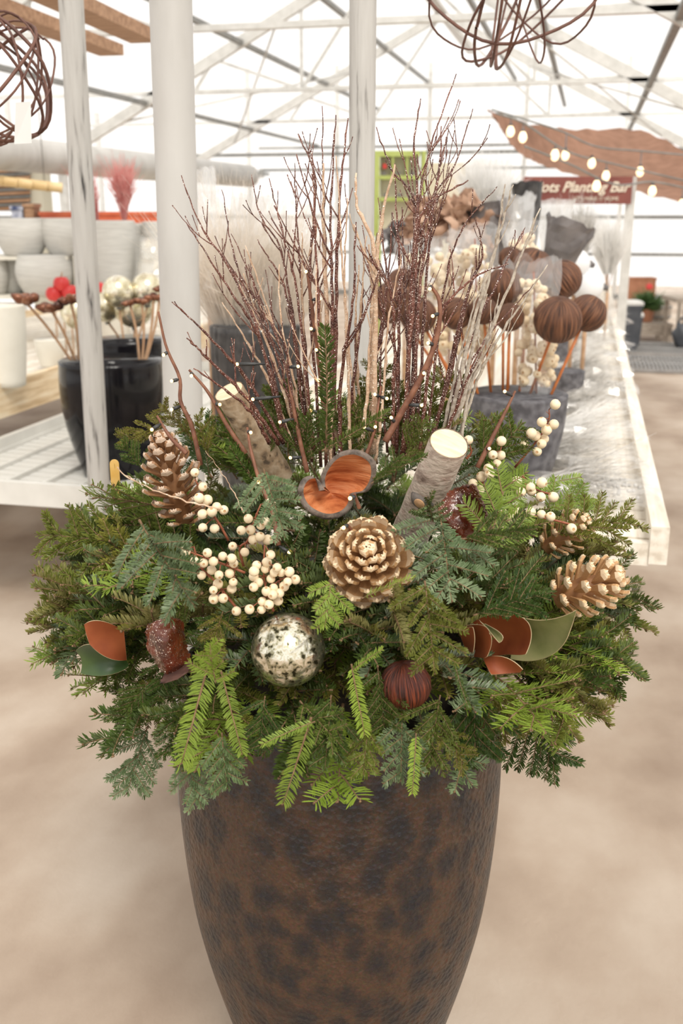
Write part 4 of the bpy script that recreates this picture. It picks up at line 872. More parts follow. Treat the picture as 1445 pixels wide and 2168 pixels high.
mass(56, -22, 4, .47, .26, .9, 1.2, ('spray', 'spray', 'fan'), W1)
mass(60, 2, 34, .45, .28, .85, 1.15, ('spray', 'spray', 'fan'), W1)
mass(42, 30, 72, .42, .34, .75, 1.0, ('spray', 'fan', 'spike'), W1)
KEEP = [(a, b, c, d, e-.05) for a, b, c, d, e in KS]
mass(26, -16, 52, .34, .24, 1.0, 1.2, ('spray',), {'dark': 1.2, 'bright': .15, 'silver': .3, 'olive': .5})
# a tight inner layer on the side that faces the viewer, so no soil shows between the ornaments
mass(34, -12, 40, .37, .23, .95, 1.2, ('spray', 'fan'), {'dark': 1.3, 'bright': .1, 'silver': .3, 'olive': .5}, front=True)
KEEP = KS
print('boughs', BOUGHS)
# wooden plant marker
p = MB(); a = at(247, 1060, 1.72); b_ = at(242, 982, 1.72); p.bar(a, b_, .016, .002, 0, -VD); X = (b_-a).normalized()
p.lathe([(.008, -.001), (.008, .001)], 16, b_, (RT, X, RT.cross(X)))
props(p.build('plant_marker', mat('marker_wood', [(.62, .36, .08), (.72, .47, .16)], .6, scale=30), None, False), 'yellowish wooden plant marker stick beside the painted post', 'marker')

# ================================================================== BACKGROUND: LEFT
M_BLACK = mat('black_gloss', [(.004, .004, .005), (.009, .008, .010)], .12, scale=10, spec=.3)
M_PALE = mat('pale_ribbed_clay', [(.50, .49, .46), (.60, .59, .555)], .8, scale=8, detail=5, stretch=(1, 1, 12), bump=.3)
M_CREAM = mat('cream_pot', [(.66, .63, .55), (.72, .69, .61)], .6, scale=8)
M_SLATE = mat('slate_grey_clay', [(.055, .052, .058), (.11, .105, .115), (.17, .165, .175)], .7, scale=30, detail=8, bump=.35)
def pot(name, label, c, rt, rb, h, m, group=None, n=48, wall=.018, belly=0, ribs=0, cat='pot', depth=.75):
    c = V(c); t = thing(name, label, cat, c, group); k = 14
    pr = [(rb*.9, 0)] + [(rb+(rt-rb)*sin(pi/2*(i/k))**1.0 + belly*sin(pi*i/k), h*(.01+.96*i/k)) for i in range(k+1)] + [(rt*1.0+.001, h), (rt-wall*.5, h+.004)]
    p = MB(); p.lathe(pr, n, c, wob=(lambda a, i: 1+ribs*(1 if sin(a*26) > 0 else -1)*(.4+.6*((i % 2)))) if ribs else None); p.f.pop(); p.mi.pop(); p.build('body', m, t)
    p = MB(); p.lathe([(rt-wall*.5, h+.004), (rt-wall, h-.002), (rt-wall*1.2, h*(1-depth*.5)), (rb*.9, h*(1-depth)), (0, h*(1-depth))], n, c); p.build('inner_wall', m, t)
    return t
bz = .55
bp1 = at(247, 975, 4.12); bp1.z = .505
pot('glazed_pot', 'tall glossy black glazed pot holding brown pods on sticks', bp1, .205, .135, .475, M_BLACK, belly=.012)
bp2 = at(285, 900, 4.62); bp2.z = .505
pot('glazed_pot', 'glossy black glazed pot standing behind the taller black pot', bp2, .160, .11, .50, M_BLACK, belly=.012)
M_COPOD = mat('copper_pod', [(.06, .02, .012), (.17, .06, .03), (.30, .13, .07)], .35, .35, scale=18, detail=5)
M_STICK = mat('pale_stick', [(.38, .22, .12), (.50, .32, .19)], .6, scale=30)
M_GBALL = mat('gold_mercury', [(.42, .36, .20), (.72, .66, .48), (.84, .80, .68)], .2, .75, scale=18, detail=9, rrange=(.4, .1))
M_RED = mat('red_apple', [(.50, .02, .02), (.66, .05, .045)], .35, scale=12)
def podhead(label, x, y, d, r, foot):
    c = at(x, y, d); t = thing('pod_stick', label, 'pod stick', foot, 'copper pod sticks in the black pots'); rr = random.Random(x)
    p = MB(); p.tube(smoothpath([foot, foot.lerp(c, .6)+RT*.01, c], 8), .0055, 6); p.build('stick', M_STICK, t)
    for i in range(4):
        a = i*pi/2+rr.uniform(0, 1); dd_ = (RT*cos(a)+HD*sin(a)*.7+VU*rr.uniform(.1, .6)).normalized(); X, Y, Z = frame(dd_, VU)
        p = MB(); p.ball(c+dd_*r*.55, r*.62, 10, 7, (X, Y, Z), sq=(1, .75, .55), fn=lambda q: 1+.12*sin(q.x*5+i)); p.build('husk', M_COPOD, t)
for x, y, r in ((55, 640, 27), (108, 655, 26), (150, 640, 22)): podhead('copper brown split seed pod on a stick leaning out of the taller black pot', x, y, 4.0, mm(r, 4.0), bp1+V((-.13, -.02, .42)))
for x, y, r in ((275, 645, 15), (300, 640, 16), (325, 632, 17), (340, 615, 14)): podhead('copper brown split seed pod on a stick in front of the gold glass balls', x, y, 4.1, mm(r, 4.1), bp1+V((.12, .02, .40)))
for i, (x, y, r) in enumerate(((165, 660, 34), (250, 617, 31), (311, 612, 31), (282, 652, 38), (226, 650, 30))):
    d = 4.55+.05*i; c = at(x, y, d); t = thing('glass_ball_stick', 'pale gold mercury glass ball on a stick in the rear black pot', 'ornament', bp2+V((0, 0, .4)), 'gold glass balls on sticks')
    p = MB(); p.ball(c, mm(r, d), 28, 18); p.build('globe', M_GBALL, t); p = MB(); p.tube([bp2+V((.02*i-.04, 0, .38)), c-V((0, 0, mm(r, d)*.95))], .005, 6); p.build('stick', M_STICK, t)
    p = MB(); p.tube([c-V((0, 0, mm(r, d)*.94)), c-V((0, 0, mm(r, d)*1.12))], .012, 10); p.build('cap', M_STEELD, t)
for x, y in ((130, 601), (114, 622), (147, 618), (206, 612)):
    c = at(x, y, 6.0); r = mm(16, 6.0); t = thing('red_apple', 'shiny red artificial apple on a stem behind the copper pods', 'apple', c-V((0, 0, r)), 'red apples')
    p = MB(); p.ball(c, r, 20, 14, fn=lambda q: 1-.18*max(0, q.z-.8)/.2-.1*max(0, -q.z-.8)/.2); p.build('fruit', M_RED, t)
    p = MB(); p.tube([c+V((0, 0, r*.8)), c+V((.01, 0, r*1.4))], .004, 6); p.build('stalk', M_STICK, t); p = MB(); p.tube([c-V((0, 0, r*.8)), V((c.x, c.y, .70))], .005, 6); p.build('wire', M_STICK, t)
# two-tier stand with pale pots
sd_ = 6.6; t = thing('tiered_stand', 'white two tier stand carrying the pale ribbed pots', 'stand', at(150, 625, 6.75)*1.0)
z1, z2 = at(100, 622, sd_).z, at(100, 541, sd_).z
def onz(x, d, z): q = at(x, 600, d); q.z = z; return q
for z, xa, xb in ((z1, -80, 345), (z2, -80, 165)):
    p = MB(); p.bar(onz(xa, 6.7, z-.012), onz(xb, 6.7, z-.012), .42, .022); p.build('shelf', M_CREAM, t, False)
for x in (-70, 165, 340):
    for d in (6.52, 6.88):
        p = MB(); q = onz(x, d, 0); p.bar(V((q.x, q.y, .745)), V((q.x, q.y, z1 if x > 200 else z2)), .03, .03); p.build('leg', M_CREAM, t, False)
def ppot(x, w_, y0, z, d, label, taper=.72, belly=.02, m=M_PALE, g='pale ribbed pots on the stand'):
    c = onz(x, d, z); h = at(x, y0, d).z - z; pot('ribbed_pot', label, c, mm(w_, d), mm(w_, d)*taper, h, m, g, belly=belly)
ppot(55, 47, 463, z2, 6.6, 'pale grey ribbed bowl pot on the upper tier of the stand'); ppot(146, 42, 463, z2, 6.62, 'pale grey ribbed bowl pot on the upper tier of the stand')
ppot(97, 49, 540, z1, 6.55, 'wide pale grey ribbed bowl on the lower tier of the stand', .8, .03); ppot(24, 40, 545, z1, 6.75, 'pale grey ribbed bowl partly behind the wide bowl', .8); ppot(-18, 32, 543, z1, 6.6, 'pale grey ribbed bowl at the end of the lower tier', .8); ppot(166, 30, 545, z1, 6.8, 'pale grey ribbed bowl behind the painted wooden post', .8)
ppot(242, 45, 468, z1, 6.55, 'tallest pale grey ribbed pot behind the gold glass balls', .72, .004); ppot(276, 30, 474, z1, 6.85, 'slim pale grey ribbed pot tucked behind the tallest pot', .72, .004)
ppot(326, 17, 470, z1, 6.8, 'small plain pale pot next to the white pipe post', .8, 0)
q = onz(0, 4.75, .77); pot('cream_pot', 'tall smooth cream pot on the edge of the pine bench', q, .10, .075, at(0, 645, 4.75).z-.77, M_CREAM)
q = onz(95, 5.4, .77); pot('cream_pot', 'small plain cream pot standing on the pine bench', q, .08, .055, .14, M_CREAM)
q = onz(232, 6.35, .77); pot('cream_pot', 'cream pot behind the black glazed pots', q, .13, .09, .3, M_CREAM)
M_ORANGE = mat('orange_plastic', [(.55, .10, .04), (.66, .16, .07)], .5, scale=8)
def crate(label, x0, x1, y0, y1, d, m, dep=.3, cat='crate', nm='storage_tub'):
    a, b = at(x0, y1, d), at(x1, y1, d); tz = at(x0, y0, d).z; c = (a+b)/2; t = thing(nm, label, cat, c)
    wd = (b-a).length; X, Y, Z = RT, HD, V((0, 0, 1)); h = tz-a.z; th = .012
    p = MB()
    for s_ in (-1, 1): p.box(c+X*s_*(wd/2)+Y*dep/2+Z*h/2, (th, dep, h), (X, Y, Z)); p.box(c+Y*(dep/2+s_*dep/2)+Z*h/2, (wd, th, h), (X, Y, Z))
    p.box(c+Y*dep/2+Z*th, (wd, dep, th), (X, Y, Z)); p.build('body', m, t, False)
    p = MB(); 
    for s_ in (-1, 1): p.box(c+X*s_*(wd/2)+Y*dep/2+Z*h, (th*2.2, dep+.03, .025), (X, Y, Z)); p.box(c+Y*(dep/2+s_*dep/2)+Z*h, (wd, th*2.2, .025), (X, Y, Z))
    p.build('rim', m, t, False); return t
crate('long orange red tub behind the upper pale pots', 88, 345, 452, 472, 7.4, M_ORANGE)
zb = at(200, 472, 7.4).z; t = thing('back_shelf', 'white shelf behind the stand carrying the orange red tub', 'shelf', onz(140, 7.55, .747)); p = MB(); p.bar(onz(-80, 7.55, zb-.013), onz(350, 7.55, zb-.013), .36, .024); p.build('board', M_CREAM, t, False)
for x in (-50, 140, 340):
    p = MB(); q = onz(x, 7.55, .747); p.bar(q, V((q.x, q.y, zb-.02)), .05, .05); p.build('leg', M_CREAM, t, False)
crate('small brown carton above the pale pots', 55, 72, 435, 472, 7.4, M_BEAM, .15, 'box', 'carton'); crate('small blue and white carton above the pale pots', 28, 48, 440, 472, 7.4, mat('blue_card', [(.03, .05, .14), (.7, .72, .8)], .6, scale=14), .1, 'box', 'carton')
def strands(mb, c, dirn, L, spread, n, wd, rr, curl=.25, rad=.01):
    X, Y, Z = frame(dirn, V((0, 0, 1)))
    for i in range(n):
        a = rr.uniform(0, 2*pi); s = sqrt(rr.random())*spread; d = (X + (Y*cos(a)+Z*sin(a))*s).normalized(); l = L*rr.uniform(.45, 1)
        b = c + (Y*cos(a)+Z*sin(a))*rad*rr.random(); m1 = b+d*l*.5+rv(curl*l*.1, rr); e = m1+d*l*.5+rv(curl*l*.5, rr); sv = d.cross(rv(1, rr)).normalized()*wd
        mb.quad(b-sv*.6, b+sv*.6, m1+sv, m1-sv); mb.quad(m1-sv, m1+sv, e+sv*.3, e-sv*.3)
M_PAMP = mat('pampas_cream', [(.78, .70, .60), (.88, .82, .74)], .9, scale=20, trans=.4)
M_FROST = mat('frosted_white', [(.80, .79, .77), (.90, .89, .87)], .8, scale=20, trans=.3)
M_SILV = mat('silver_grey_leaf', [(.40, .385, .36), (.62, .60, .57), (.74, .72, .69)], .6, 0, scale=40, trans=.2)
M_REDM = mat('red_gauze', [(.66, .26, .24), (.80, .45, .42)], .8, scale=20, trans=.4)
M_CELLO = film('cellophane', (1, 1, 1), .80, .5, .10)
M_MILK = film('milky_film', (.95, .95, .94), .55, .35, .2)
def sleeve(t, c, dirn, L, r0, r1, m, seed, nm='sleeve'):
    X, Y, Z = frame(dirn, V((0, 1, .2))); rr = random.Random(seed)
    p = MB(); n = 22; k = 9
    rows = [[c + X*(L*(i/k) + (L*.10*mnoise.noise(V((j % n*.55, seed, 0))) if i == k else 0)) + (Y*cos(2*pi*j/n)+Z*sin(2*pi*j/n))*((r0+(r1-r0)*(i/k)**.8)*(1+.22*mnoise.noise(V((j % n*.5, i*.45, seed))))) for j in range(n+1)] for i in range(k+1)]
    p.grid(rows); return p.build(nm, m, t, False)
def fuzzbunch(name, label, cat, x, y, d, L, spread, n, m, dirn=V((0, 0, 1)), film_=None, wd=.0012, group=None, stems=M_STICK, curl=.5, clusters=1, sup=False):
    c = at(x, y, d); t = thing(name, label, cat, c, group); rr = random.Random(int(x*3+y)); mb = MB(); sb = MB()
    for q in range(clusters):
        dd_ = (V(dirn)+RT*rr.uniform(-spread, spread)*.8+HD*rr.uniform(-spread, spread)*.5).normalized() if clusters > 1 else V(dirn)
        sb.tube([c, c+dd_*L*.6], .003, 5); strands(mb, c+dd_*L*.28*(1 if clusters > 1 else 0), dd_, L*(.8 if clusters > 1 else 1), spread*.7, n//clusters, wd, rr, curl)
    sb.build('stems', stems, t); o = mb.build('plume', m, t, False); o['kind'] = 'stuff'
    if clusters > 1: p = MB(); p.tube([V((c.x, c.y, .76)), c], .010, 6); p.build('support', stems, t)
    if film_: sleeve(t, c, dirn, L*1.05, .03, L*spread*.75, film_, int(x))
    return t
fuzzbunch('gauze_spray', 'pink red gauze spray standing in the tallest pale pot', 'spray', 264, 470, 6.6, .36, .22, 500, M_REDM, wd=.004)
fuzzbunch('gauze_spray', 'pink red gauze spray partly hidden by the painted wooden post', 'spray', 206, 470, 6.7, .30, .2, 400, M_REDM, RT*-.25+V((0, 0, 1)), wd=.004)
t = thing('plastic_bag', 'crumpled white plastic bag on the stand beside the pipe post', 'bag', at(325, 600, 6.5)); sleeve(t, at(325, 600, 6.5), V((0, 0, 1)), .26, .11, .06, M_CREAM, 5, 'bag'); sleeve(t, at(325, 600, 6.5), V((0, 0, 1)), .28, .115, .07, M_MILK, 6, 'outer_film')
# louvre vent, beige column, bamboo pole
t = thing('louvre_vent', 'grey louvred wall vent behind the bamboo pole', 'vent', at(30, 445, 9.5))
for i in range(11):
    p = MB(); y = 358+8*i; A, B = at(-40, y+5, 9.5), at(64, y, 9.5); p.bar(A, B, .05, .014, 0, V((0, -.6, .8))); p.build('slat', M_STEELD if i % 2 else M_BEAM, t, False)
p = MB(); p.quad(at(-45, 352, 9.6), at(66, 352, 9.6), at(66, 447, 9.6), at(-45, 447, 9.6)); p.build('backing', mat('vent_dark', [(.03, .03, .03), (.06, .055, .05)], .9, scale=5), t, False)
p = MB(); A = at(85, 450, 9.6); p.bar(V((A.x, A.y, 0)), V((A.x, A.y, at(85, 350, 9.6).z)), .17, .17); props(p.build('beige_column', mat('beige_paint', [(.44, .41, .32), (.50, .47, .38)], .7, scale=3), None, False), 'square beige column beside the louvred vent', 'column')
t = thing('bamboo_pole', 'yellow bamboo pole hanging above the pale pots', 'pole', at(-20, 378, 6.4)); A, B = at(-60, 376, 6.4), at(132, 398, 6.6)
M_BAMB = mat('bamboo', [(.62, .42, .18), (.76, .58, .32)], .45, scale=6)
for i in range(6): p = MB(); a, b = A.lerp(B, i/6), A.lerp(B, (i+.97)/6); p.tube([a, a.lerp(b, .08), a.lerp(b, .92), b], [.034, .030, .030, .034], 12); p.build('segment', M_BAMB, t)
for f in (.2, .8): p = MB(); a = A.lerp(B, f); p.tube([a, V((a.x, a.y, 3.0))], .003, 5); p.build('hanger', M_STEELD, t)

# ------------------------------------------------------------------ wire balls overhead
M_WIRE = mat('rust_vine', [(.085, .035, .025), (.17, .075, .05)], .6, scale=20, detail=5)
def wireball(label, x, y, rpx, d, n, seed, top=3.9):
    c = at(x, y, d); r = mm(rpx, d)*.95; t = thing('vine_ball', label, 'vine ball', c-V((0, 0, r))); rr = random.Random(seed)
    for i in range(n):
        ax = V((rr.gauss(0, 1), rr.gauss(0, 1), rr.gauss(0, .8))).normalized(); u = ax.orthogonal().normalized(); v_ = ax.cross(u); o = ax*rr.uniform(-.35, .35)*r; q = sqrt(max(1e-4, r*r-o.length_squared)); k = 40
        p = MB(); p.tube([c+o+(u*cos(2*pi*j/k)+v_*sin(2*pi*j/k))*q*(1+.02*sin(j*.9+i)) for j in range(k+1)], .0022+.0014*rr.random(), 6, False); p.build('hoop', M_WIRE, t)
    p = MB(); p.tube([c+V((0, 0, r)), V((c.x, c.y, top))], .0015, 5); p.build('hanger', M_STEELD, t); return t
wireball('rust brown vine ball with a white paper tag hanging near the painted wooden post', -8, 165, 122, 2.2, 12, 3)
wireball('rust brown vine ball hanging overhead above the brown shade sail', 1085, -72, 180, 2.4, 9, 9)
p = MB(); p.quad(at(30, 305, 2.1), at(67, 303, 2.12), at(65, 215, 2.12), at(33, 217, 2.1)); A = at(48, 215, 2.11); B = at(50, 180, 2.13); p.tube([A, B], .0008, 5)
props(p.build('paper_tag', mat('white_paper', [(.70, .69, .67), (.74, .73, .71)], .8, scale=9), None, False), 'blank white paper tag hanging from the vine ball', 'tag')

# ================================================================== BACKGROUND: RIGHT BENCH
M_RIB = mat('black_ribbed', [(.02, .018, .018), (.06, .055, .052)], .4, scale=30, detail=4)
rbp = onz(537, 2.95, .765); rh = at(537, 697, 2.85).z-.765
t = pot('ribbed_black_pot', 'black pot with vertical ribs holding wrapped cream plumes', rbp, .128, .105, rh, M_RIB, n=104, ribs=.02)
def plume(label, dx, dy, L, sp, n, seed):
    c = rbp+V((dx, dy, rh-.1)); t = thing('plume_bunch', label, 'plumes', c); rr = random.Random(seed); mb = MB(); sb = MB()
    for i in range(9):
        d = (V((rr.uniform(-.35, .35), rr.uniform(-.3, .3), 1))).normalized(); sb.tube([c, c+d*L*.7], .0025, 5); strands(mb, c+d*L*.2, d, L*.85, sp, n//9, .0007, rr, .7, .03)
    sb.build('stems', M_PAMP, t); o = mb.build('plume', M_PAMP, t, False); o['kind'] = 'stuff'; sleeve(t, c, V((dx*1.2, dy, 1)), L*1.12, .05, .15, M_CELLO, seed, 'cellophane_sleeve')
plume('cream feathery plumes in clear wrap beside the white pipe post', -.06, .0, .42, .30, 2600, 21); plume('cream feathery plumes in clear wrap behind the twigs', .05, .02, .40, .30, 2600, 22)
# slate pot with pods on orange sticks and bagged berries
sp_ = onz(1104, 3.02, .765); sh = at(1104, 852, 2.87).z-.765
pot('slate_pot', 'slate grey textured clay pot holding ridged brown pods on orange sticks', sp_, mm(102, 3.02), mm(74, 3.02), sh, M_SLATE, wall=.028, depth=.4)
M_OSTICK = mat('orange_stick', [(.42, .11, .02), (.58, .19, .05)], .45, scale=20)
PODM = [pod_mesh('pod', M_PODB, 3+i, 150, 26, .014) for i in range(3)]
foot = sp_+V((0, 0, sh*.65))
for i, (x, y, r, d, fx, lab) in enumerate([(1180, 677, 47, 2.86, .02, 'largest ridged brown pod on an orange stick'), (1243, 663, 37, 2.98, .06, 'ridged brown pod behind the largest pod'), (1065, 608, 38, 3.05, -.03, 'tall ridged brown pod beside the bagged berries'), (1125, 568, 40, 3.2, 0, 'dark ridged pod above the bagged berries'), (1190, 592, 38, 3.24, .03, 'ridged brown pod behind the clear berry bag'), (1080, 548, 24, 3.3, -.02, 'ridged brown pod behind the tall pod'),
        (1022, 657, 28, 2.95, -.06, 'small dark ridged pod among the twig tips'), (1079, 672, 28, 2.9, -.03, 'small ridged pod split by a dark seam'), (965, 664, 32, 3.0, -.09, 'dark ridged pod behind the glittered twigs'), (830, 640, 42, 3.05, -.12, 'dark ridged pod beside the wooden post behind twigs'), (885, 668, 36, 2.98, -.11, 'brown ridged pod low behind the glittered twigs'), (850, 600, 30, 3.2, -.12, 'brown ridged pod half hidden behind tan twigs')]):
    c = at(x, y, d); rr = random.Random(i); f = foot+RT*fx+HD*rr.uniform(-.05, .05); t = thing('pod_pick', lab, 'seed pod', f, 'ridged pods on orange sticks')
    ax = (c-f).normalized(); X, Y, Z = frame(RT*cos(i*1.3)+VD*sin(i*1.3), VU*.8-VD*.6+RT*rr.uniform(-.6, .6))
    child('pod', PODM[i % 3], t, mtx(c-t.location, X, Y, Z, mm(r, d))); p = MB(); p.tube([f, c], .0042, 8); p.build('stick', M_OSTICK, t)
def bag(label, x, y0, y1, hw, d, n, seed):
    rr = random.Random(seed); B = at(x, y1, d); T = at(x+rr.uniform(-6, 6), y0, d+.04); t = thing('bagged_berries', label, 'berries', B, 'bagged berry bunches in the slate pot'); A = (T-B); L = A.length; X, Y, Z = frame(A, -HD)
    p = MB(); p.tube([B, T], .003, 6); p.build('stem', M_BSTEM, t); r0 = mm(hw, d)
    for i in range(n):
        f = rr.uniform(.08, .92); a = rr.uniform(0, 2*pi); q = B+A*f+(Y*cos(a)+Z*sin(a))*r0*rr.uniform(.35, .8)*(1-.25*f); ax = (q-B-A*f).normalized(); X2, Y2, Z2 = frame(ax.orthogonal(), ax)
        child('berry', BERRY, t, mtx(q-t.location, X2, Y2, Z2, mm(9.5, d)*rr.uniform(.85, 1.15)))
    sleeve(t, B, A, L*1.1, r0*.55, r0*1.05, M_CELLO, seed, 'clear_bag')
bag('bag of cream berries in the middle of the slate pot', 1135, 575, 835, 52, 3.0, 85, 31); bag('bag of cream berries behind the tall ridged pod', 1010, 505, 760, 48, 3.2, 70, 32); bag('bag of cream berries behind the glittered twigs', 950, 520, 770, 50, 3.3, 70, 33); bag('bag of cream berries topped with clear film above the dark pod', 1105, 490, 640, 40, 3.4, 40, 34); bag('bag of cream berries beside the tan twigs', 880, 530, 740, 42, 3.35, 45, 35)
# wrapped foliage further along the bench
M_KRAFT = mat('dried_brown_leaf', [(.30, .17, .11), (.46, .29, .20), (.58, .40, .29)], .8, scale=14, detail=5, trans=.15)
M_CHAR = mat('charcoal_wrap', [(.10, .09, .09), (.20, .18, .175)], .5, scale=10)
def leafbunch(label, x, y, d, w_, h_, n, m, seed, size=.07):
    c = at(x, y+h_/2, d); t = thing('dried_leaf_bunch', label, 'dried leaves', c); rr = random.Random(seed)
    for i in range(n):
        q = at(x+rr.uniform(-w_, w_)/2, y+rr.uniform(-h_, h_)/2, d+rr.uniform(-.1, .1)); X, Y, Z = frame(rv(1, rr), rv(1, rr)); s_ = size*rr.uniform(.6, 1.2)
        p = MB(); P = [[q + X*(a-2)*s_*.4 + Y*(b-1.5)*s_*.35*(1-.25*abs(a-2)) + Z*s_*(.25*sin(a*1.9+i)+.22*cos(b*2.1+i)) for b in range(4)] for a in range(5)]; p.grid(P); p.build('leaf', m, t)
    p = MB(); p.tube([c-V((0, 0, .15)), at(x, y, d)], .008, 6); p.build('stem', M_STICK, t)
    V_ = MB(); V_.tube([V((c.x, c.y, .76)), c], .012, 6); V_.build('support', M_STICK, t)
leafbunch('bunch of crinkled brown dried leaves behind the glittered twigs', 955, 470, 4.4, 190, 90, 60, M_KRAFT, 3); leafbunch('smaller bunch of crinkled brown dried leaves behind the twig tips', 860, 505, 4.6, 90, 50, 24, M_CHAR, 4)
def wrap(label, x, y, d, L, dirn, r1, m, seed, name='paper_wrap'):
    c = at(x, y, d); t = thing(name, label, 'wrapping', c); sleeve(t, c, dirn, L, .03, r1, m, seed, 'outer_sheet'); sleeve(t, c, dirn, L*.92, .025, r1*.85, M_CELLO, seed+50, 'inner_film'); p = MB(); p.tube([V((c.x, c.y, .76)), c], .012, 6); p.build('support', M_STICK, t)
wrap('dark charcoal paper wrap cone above the ridged pods', 1160, 610, 4.2, .27, RT*.30+V((0, 0, 1)), .10, M_CHAR, 41); wrap('black paper wrap with a sharp corner below the sign', 1115, 560, 4.8, .36, RT*-.05+V((0, 0, 1)), .07, MATS['black_ribbed'], 42); wrap('charcoal wrap behind the clear berry bag', 1050, 560, 4.5, .26, RT*-.25+V((0, 0, 1)), .13, M_CHAR, 43)
wrap('clear plastic sleeve standing in front of the sign', 1165, 580, 5.0, .34, V((0, 0, 1)), .09, M_MILK, 44, 'plastic_sleeve'); wrap('clear plastic sleeve leaning beside the charcoal wrap', 1100, 560, 4.4, .28, RT*-.1+V((0, 0, 1)), .08, M_MILK, 45, 'plastic_sleeve'); wrap('clear plastic sleeve beside the white pipe post', 445, 640, 3.4, .42, RT*-.1+V((0, 0, 1)), .07, M_MILK, 46, 'plastic_sleeve')
fuzzbunch('frosted_spray', 'large white frosted spray in clear wrap below the brown sail', 'spray', 1030, 520, 5.4, .40, .42, 2600, M_FROST, wd=.0016, film_=M_CELLO, clusters=7)
fuzzbunch('frosted_spray', 'grey frosted spray standing behind the white globes', 'spray', 1225, 620, 5.6, .42, .34, 1800, M_SILV, wd=.0014, clusters=6); fuzzbunch('frosted_spray', 'silver frosted spray at the end of the bench goods', 'spray', 1285, 620, 6.6, .42, .32, 1800, M_FROST, wd=.0016, clusters=6)
for x, y, r, lab in ((1218, 558, 28, 'white frosted globe behind the ridged pods'), (1243, 606, 31, 'larger white frosted globe resting above the bench')):
    c = at(x, y, 4.6); t = thing('frosted_globe', lab, 'ornament', c-V((0, 0, mm(r, 4.6)))); p = MB(); p.ball(c, mm(r, 4.6), 28, 18); p.build('globe', mat('frosted_globe', [(.72, .73, .75), (.80, .80, .80)], .35, scale=6), t); p = MB(); p.tube([c+RT*mm(r*.9, 4.6), c+RT*mm(r*1.3, 4.6)-V((0, 0, .01))], [.018, .010], 10); p.build('cap', M_CHAR, t); p = MB(); p.tube([V((c.x, c.y, .76)), c-V((0, 0, mm(r, 4.6)))], .01, 6); p.build('stand', M_STICK, t)
for x, y, d, lab in ((1212, 775, 4.4, 'small slate grey pot behind the largest slate pot'), (1190, 725, 5.6, 'small slate grey pot further along the bench')):
    c = onz(x, d, .765); pot('slate_pot', lab, c, .075, .06, .13, M_SLATE, wall=.014)
# flat packs of silver sprays lying on the bench
for i, (x, y, w_, kind) in enumerate([(1262, 1052, 1.0, 0), (1238, 985, 1.1, 1), (1262, 925, 1.0, 2), (1258, 872, 1.0, 1), (1272, 830, 1.0, 0), (1262, 795, 1.1, 1), (1250, 762, 1.2, 2), (1270, 735, 1.2, 1), (1256, 708, 1.3, 0), (1272, 685, 1.4, 2), (1262, 668, 1.5, 1)]):
    c = atz(x-18, y, .775); rr = random.Random(60+i); t = thing('spray_pack', ('flat clear pack of silver berry sprays lying on the bench slats', 'flat clear pack of grey needle sprays lying on the bench slats', 'flat clear pack of white frosted sprays lying on the bench slats')[kind], 'spray pack', c, 'flat spray packs on the bench')
    X = V((1, rr.uniform(-.25, .25), 0)).normalized(); Y = V((0, 0, 1)).cross(X); mb = MB()
    strands(mb, c-X*.13*w_+V((0, 0, .02)), X+V((0, 0, .1)), .27*w_, .36, 420, .0011, rr, .5, .03); o = mb.build('sprays', (M_SILV, M_SILV, M_FROST)[kind], t, False); o['kind'] = 'stuff'
    if kind == 0:
        sb = MB()
        for q in range(60): sb.ball(c+X*rr.uniform(-.05, .14)+Y*rr.uniform(-.06, .06)+V((0, 0, rr.uniform(.015, .05))), .006, 6, 4)
        o = sb.build('buds', M_SILV, t); o['kind'] = 'stuff'
    p = MB(); n = 9; p.grid([[c+X*(.40*w_*(a/n-.5))+Y*(.20*(b/n-.5))+V((0, 0, .045+.03*mnoise.noise(V((a*.8, b*.8, i*5))) - (.03 if a in (0, n) or b in (0, n) else 0))) for b in range(n+1)] for a in range(n+1)]); p.build('clear_film', M_CELLO, t, False)
    p = MB(); q = c-X*.10*w_-Y*.03+V((0, 0, .035)); p.box(q, (.12, .09, .002), (X, Y, V((0, 0, 1)))); p.build('header_card', MATS['white_paper'], t, False)

# ================================================================== FAR RIGHT: SAIL, LIGHTS, SIGN, DISPLAY
M_SAIL = mat('brown_sail', [(.27, .145, .095), (.36, .20, .135)], .85, scale=10, detail=4, trans=.35)
top = [(1030, 230, 7.6), (1120, 262, 8.6), (1220, 274, 9.6), (1355, 276, 10.2), (1470, 330, 9.0)]; bot = [(1050, 255, 7.7), (1098, 322, 8.0), (1190, 362, 8.0), (1330, 402, 7.9), (1480, 438, 7.6)]
tp_ = smoothpath([at(*q) for q in top], 24); bt_ = smoothpath([at(*q) for q in bot], 24); p = MB()
G = [[tp_[i].lerp(bt_[i], j/12)-V((0, 0, .12*sin(pi*j/12)*sin(pi*i/24)+.012*sin(i*2.3+j))) for i in range(25)] for j in range(13)]; p.grid(G); props(p.build('shade_sail', M_SAIL), 'brown fabric shade sail stretched under the roof', 'shade sail')
M_BULB = emis('lit_bulb', (1.0, .80, .50), 1.6)
cords = [([(1050, 240), (1110, 262), (1200, 320), (1290, 345), (1460, 385)], 6.2, [(1106, 290), (1252, 345), (1282, 372)]), ([(1040, 232), (1180, 275), (1260, 310), (1360, 320), (1470, 330)], 6.5, [(1080, 278), (1196, 328), (1354, 363)]), ([(1110, 310), (1200, 345), (1300, 390), (1380, 385), (1460, 400)], 6.0, [(1174, 328), (1262, 393), (1380, 404), (1443, 432)])]
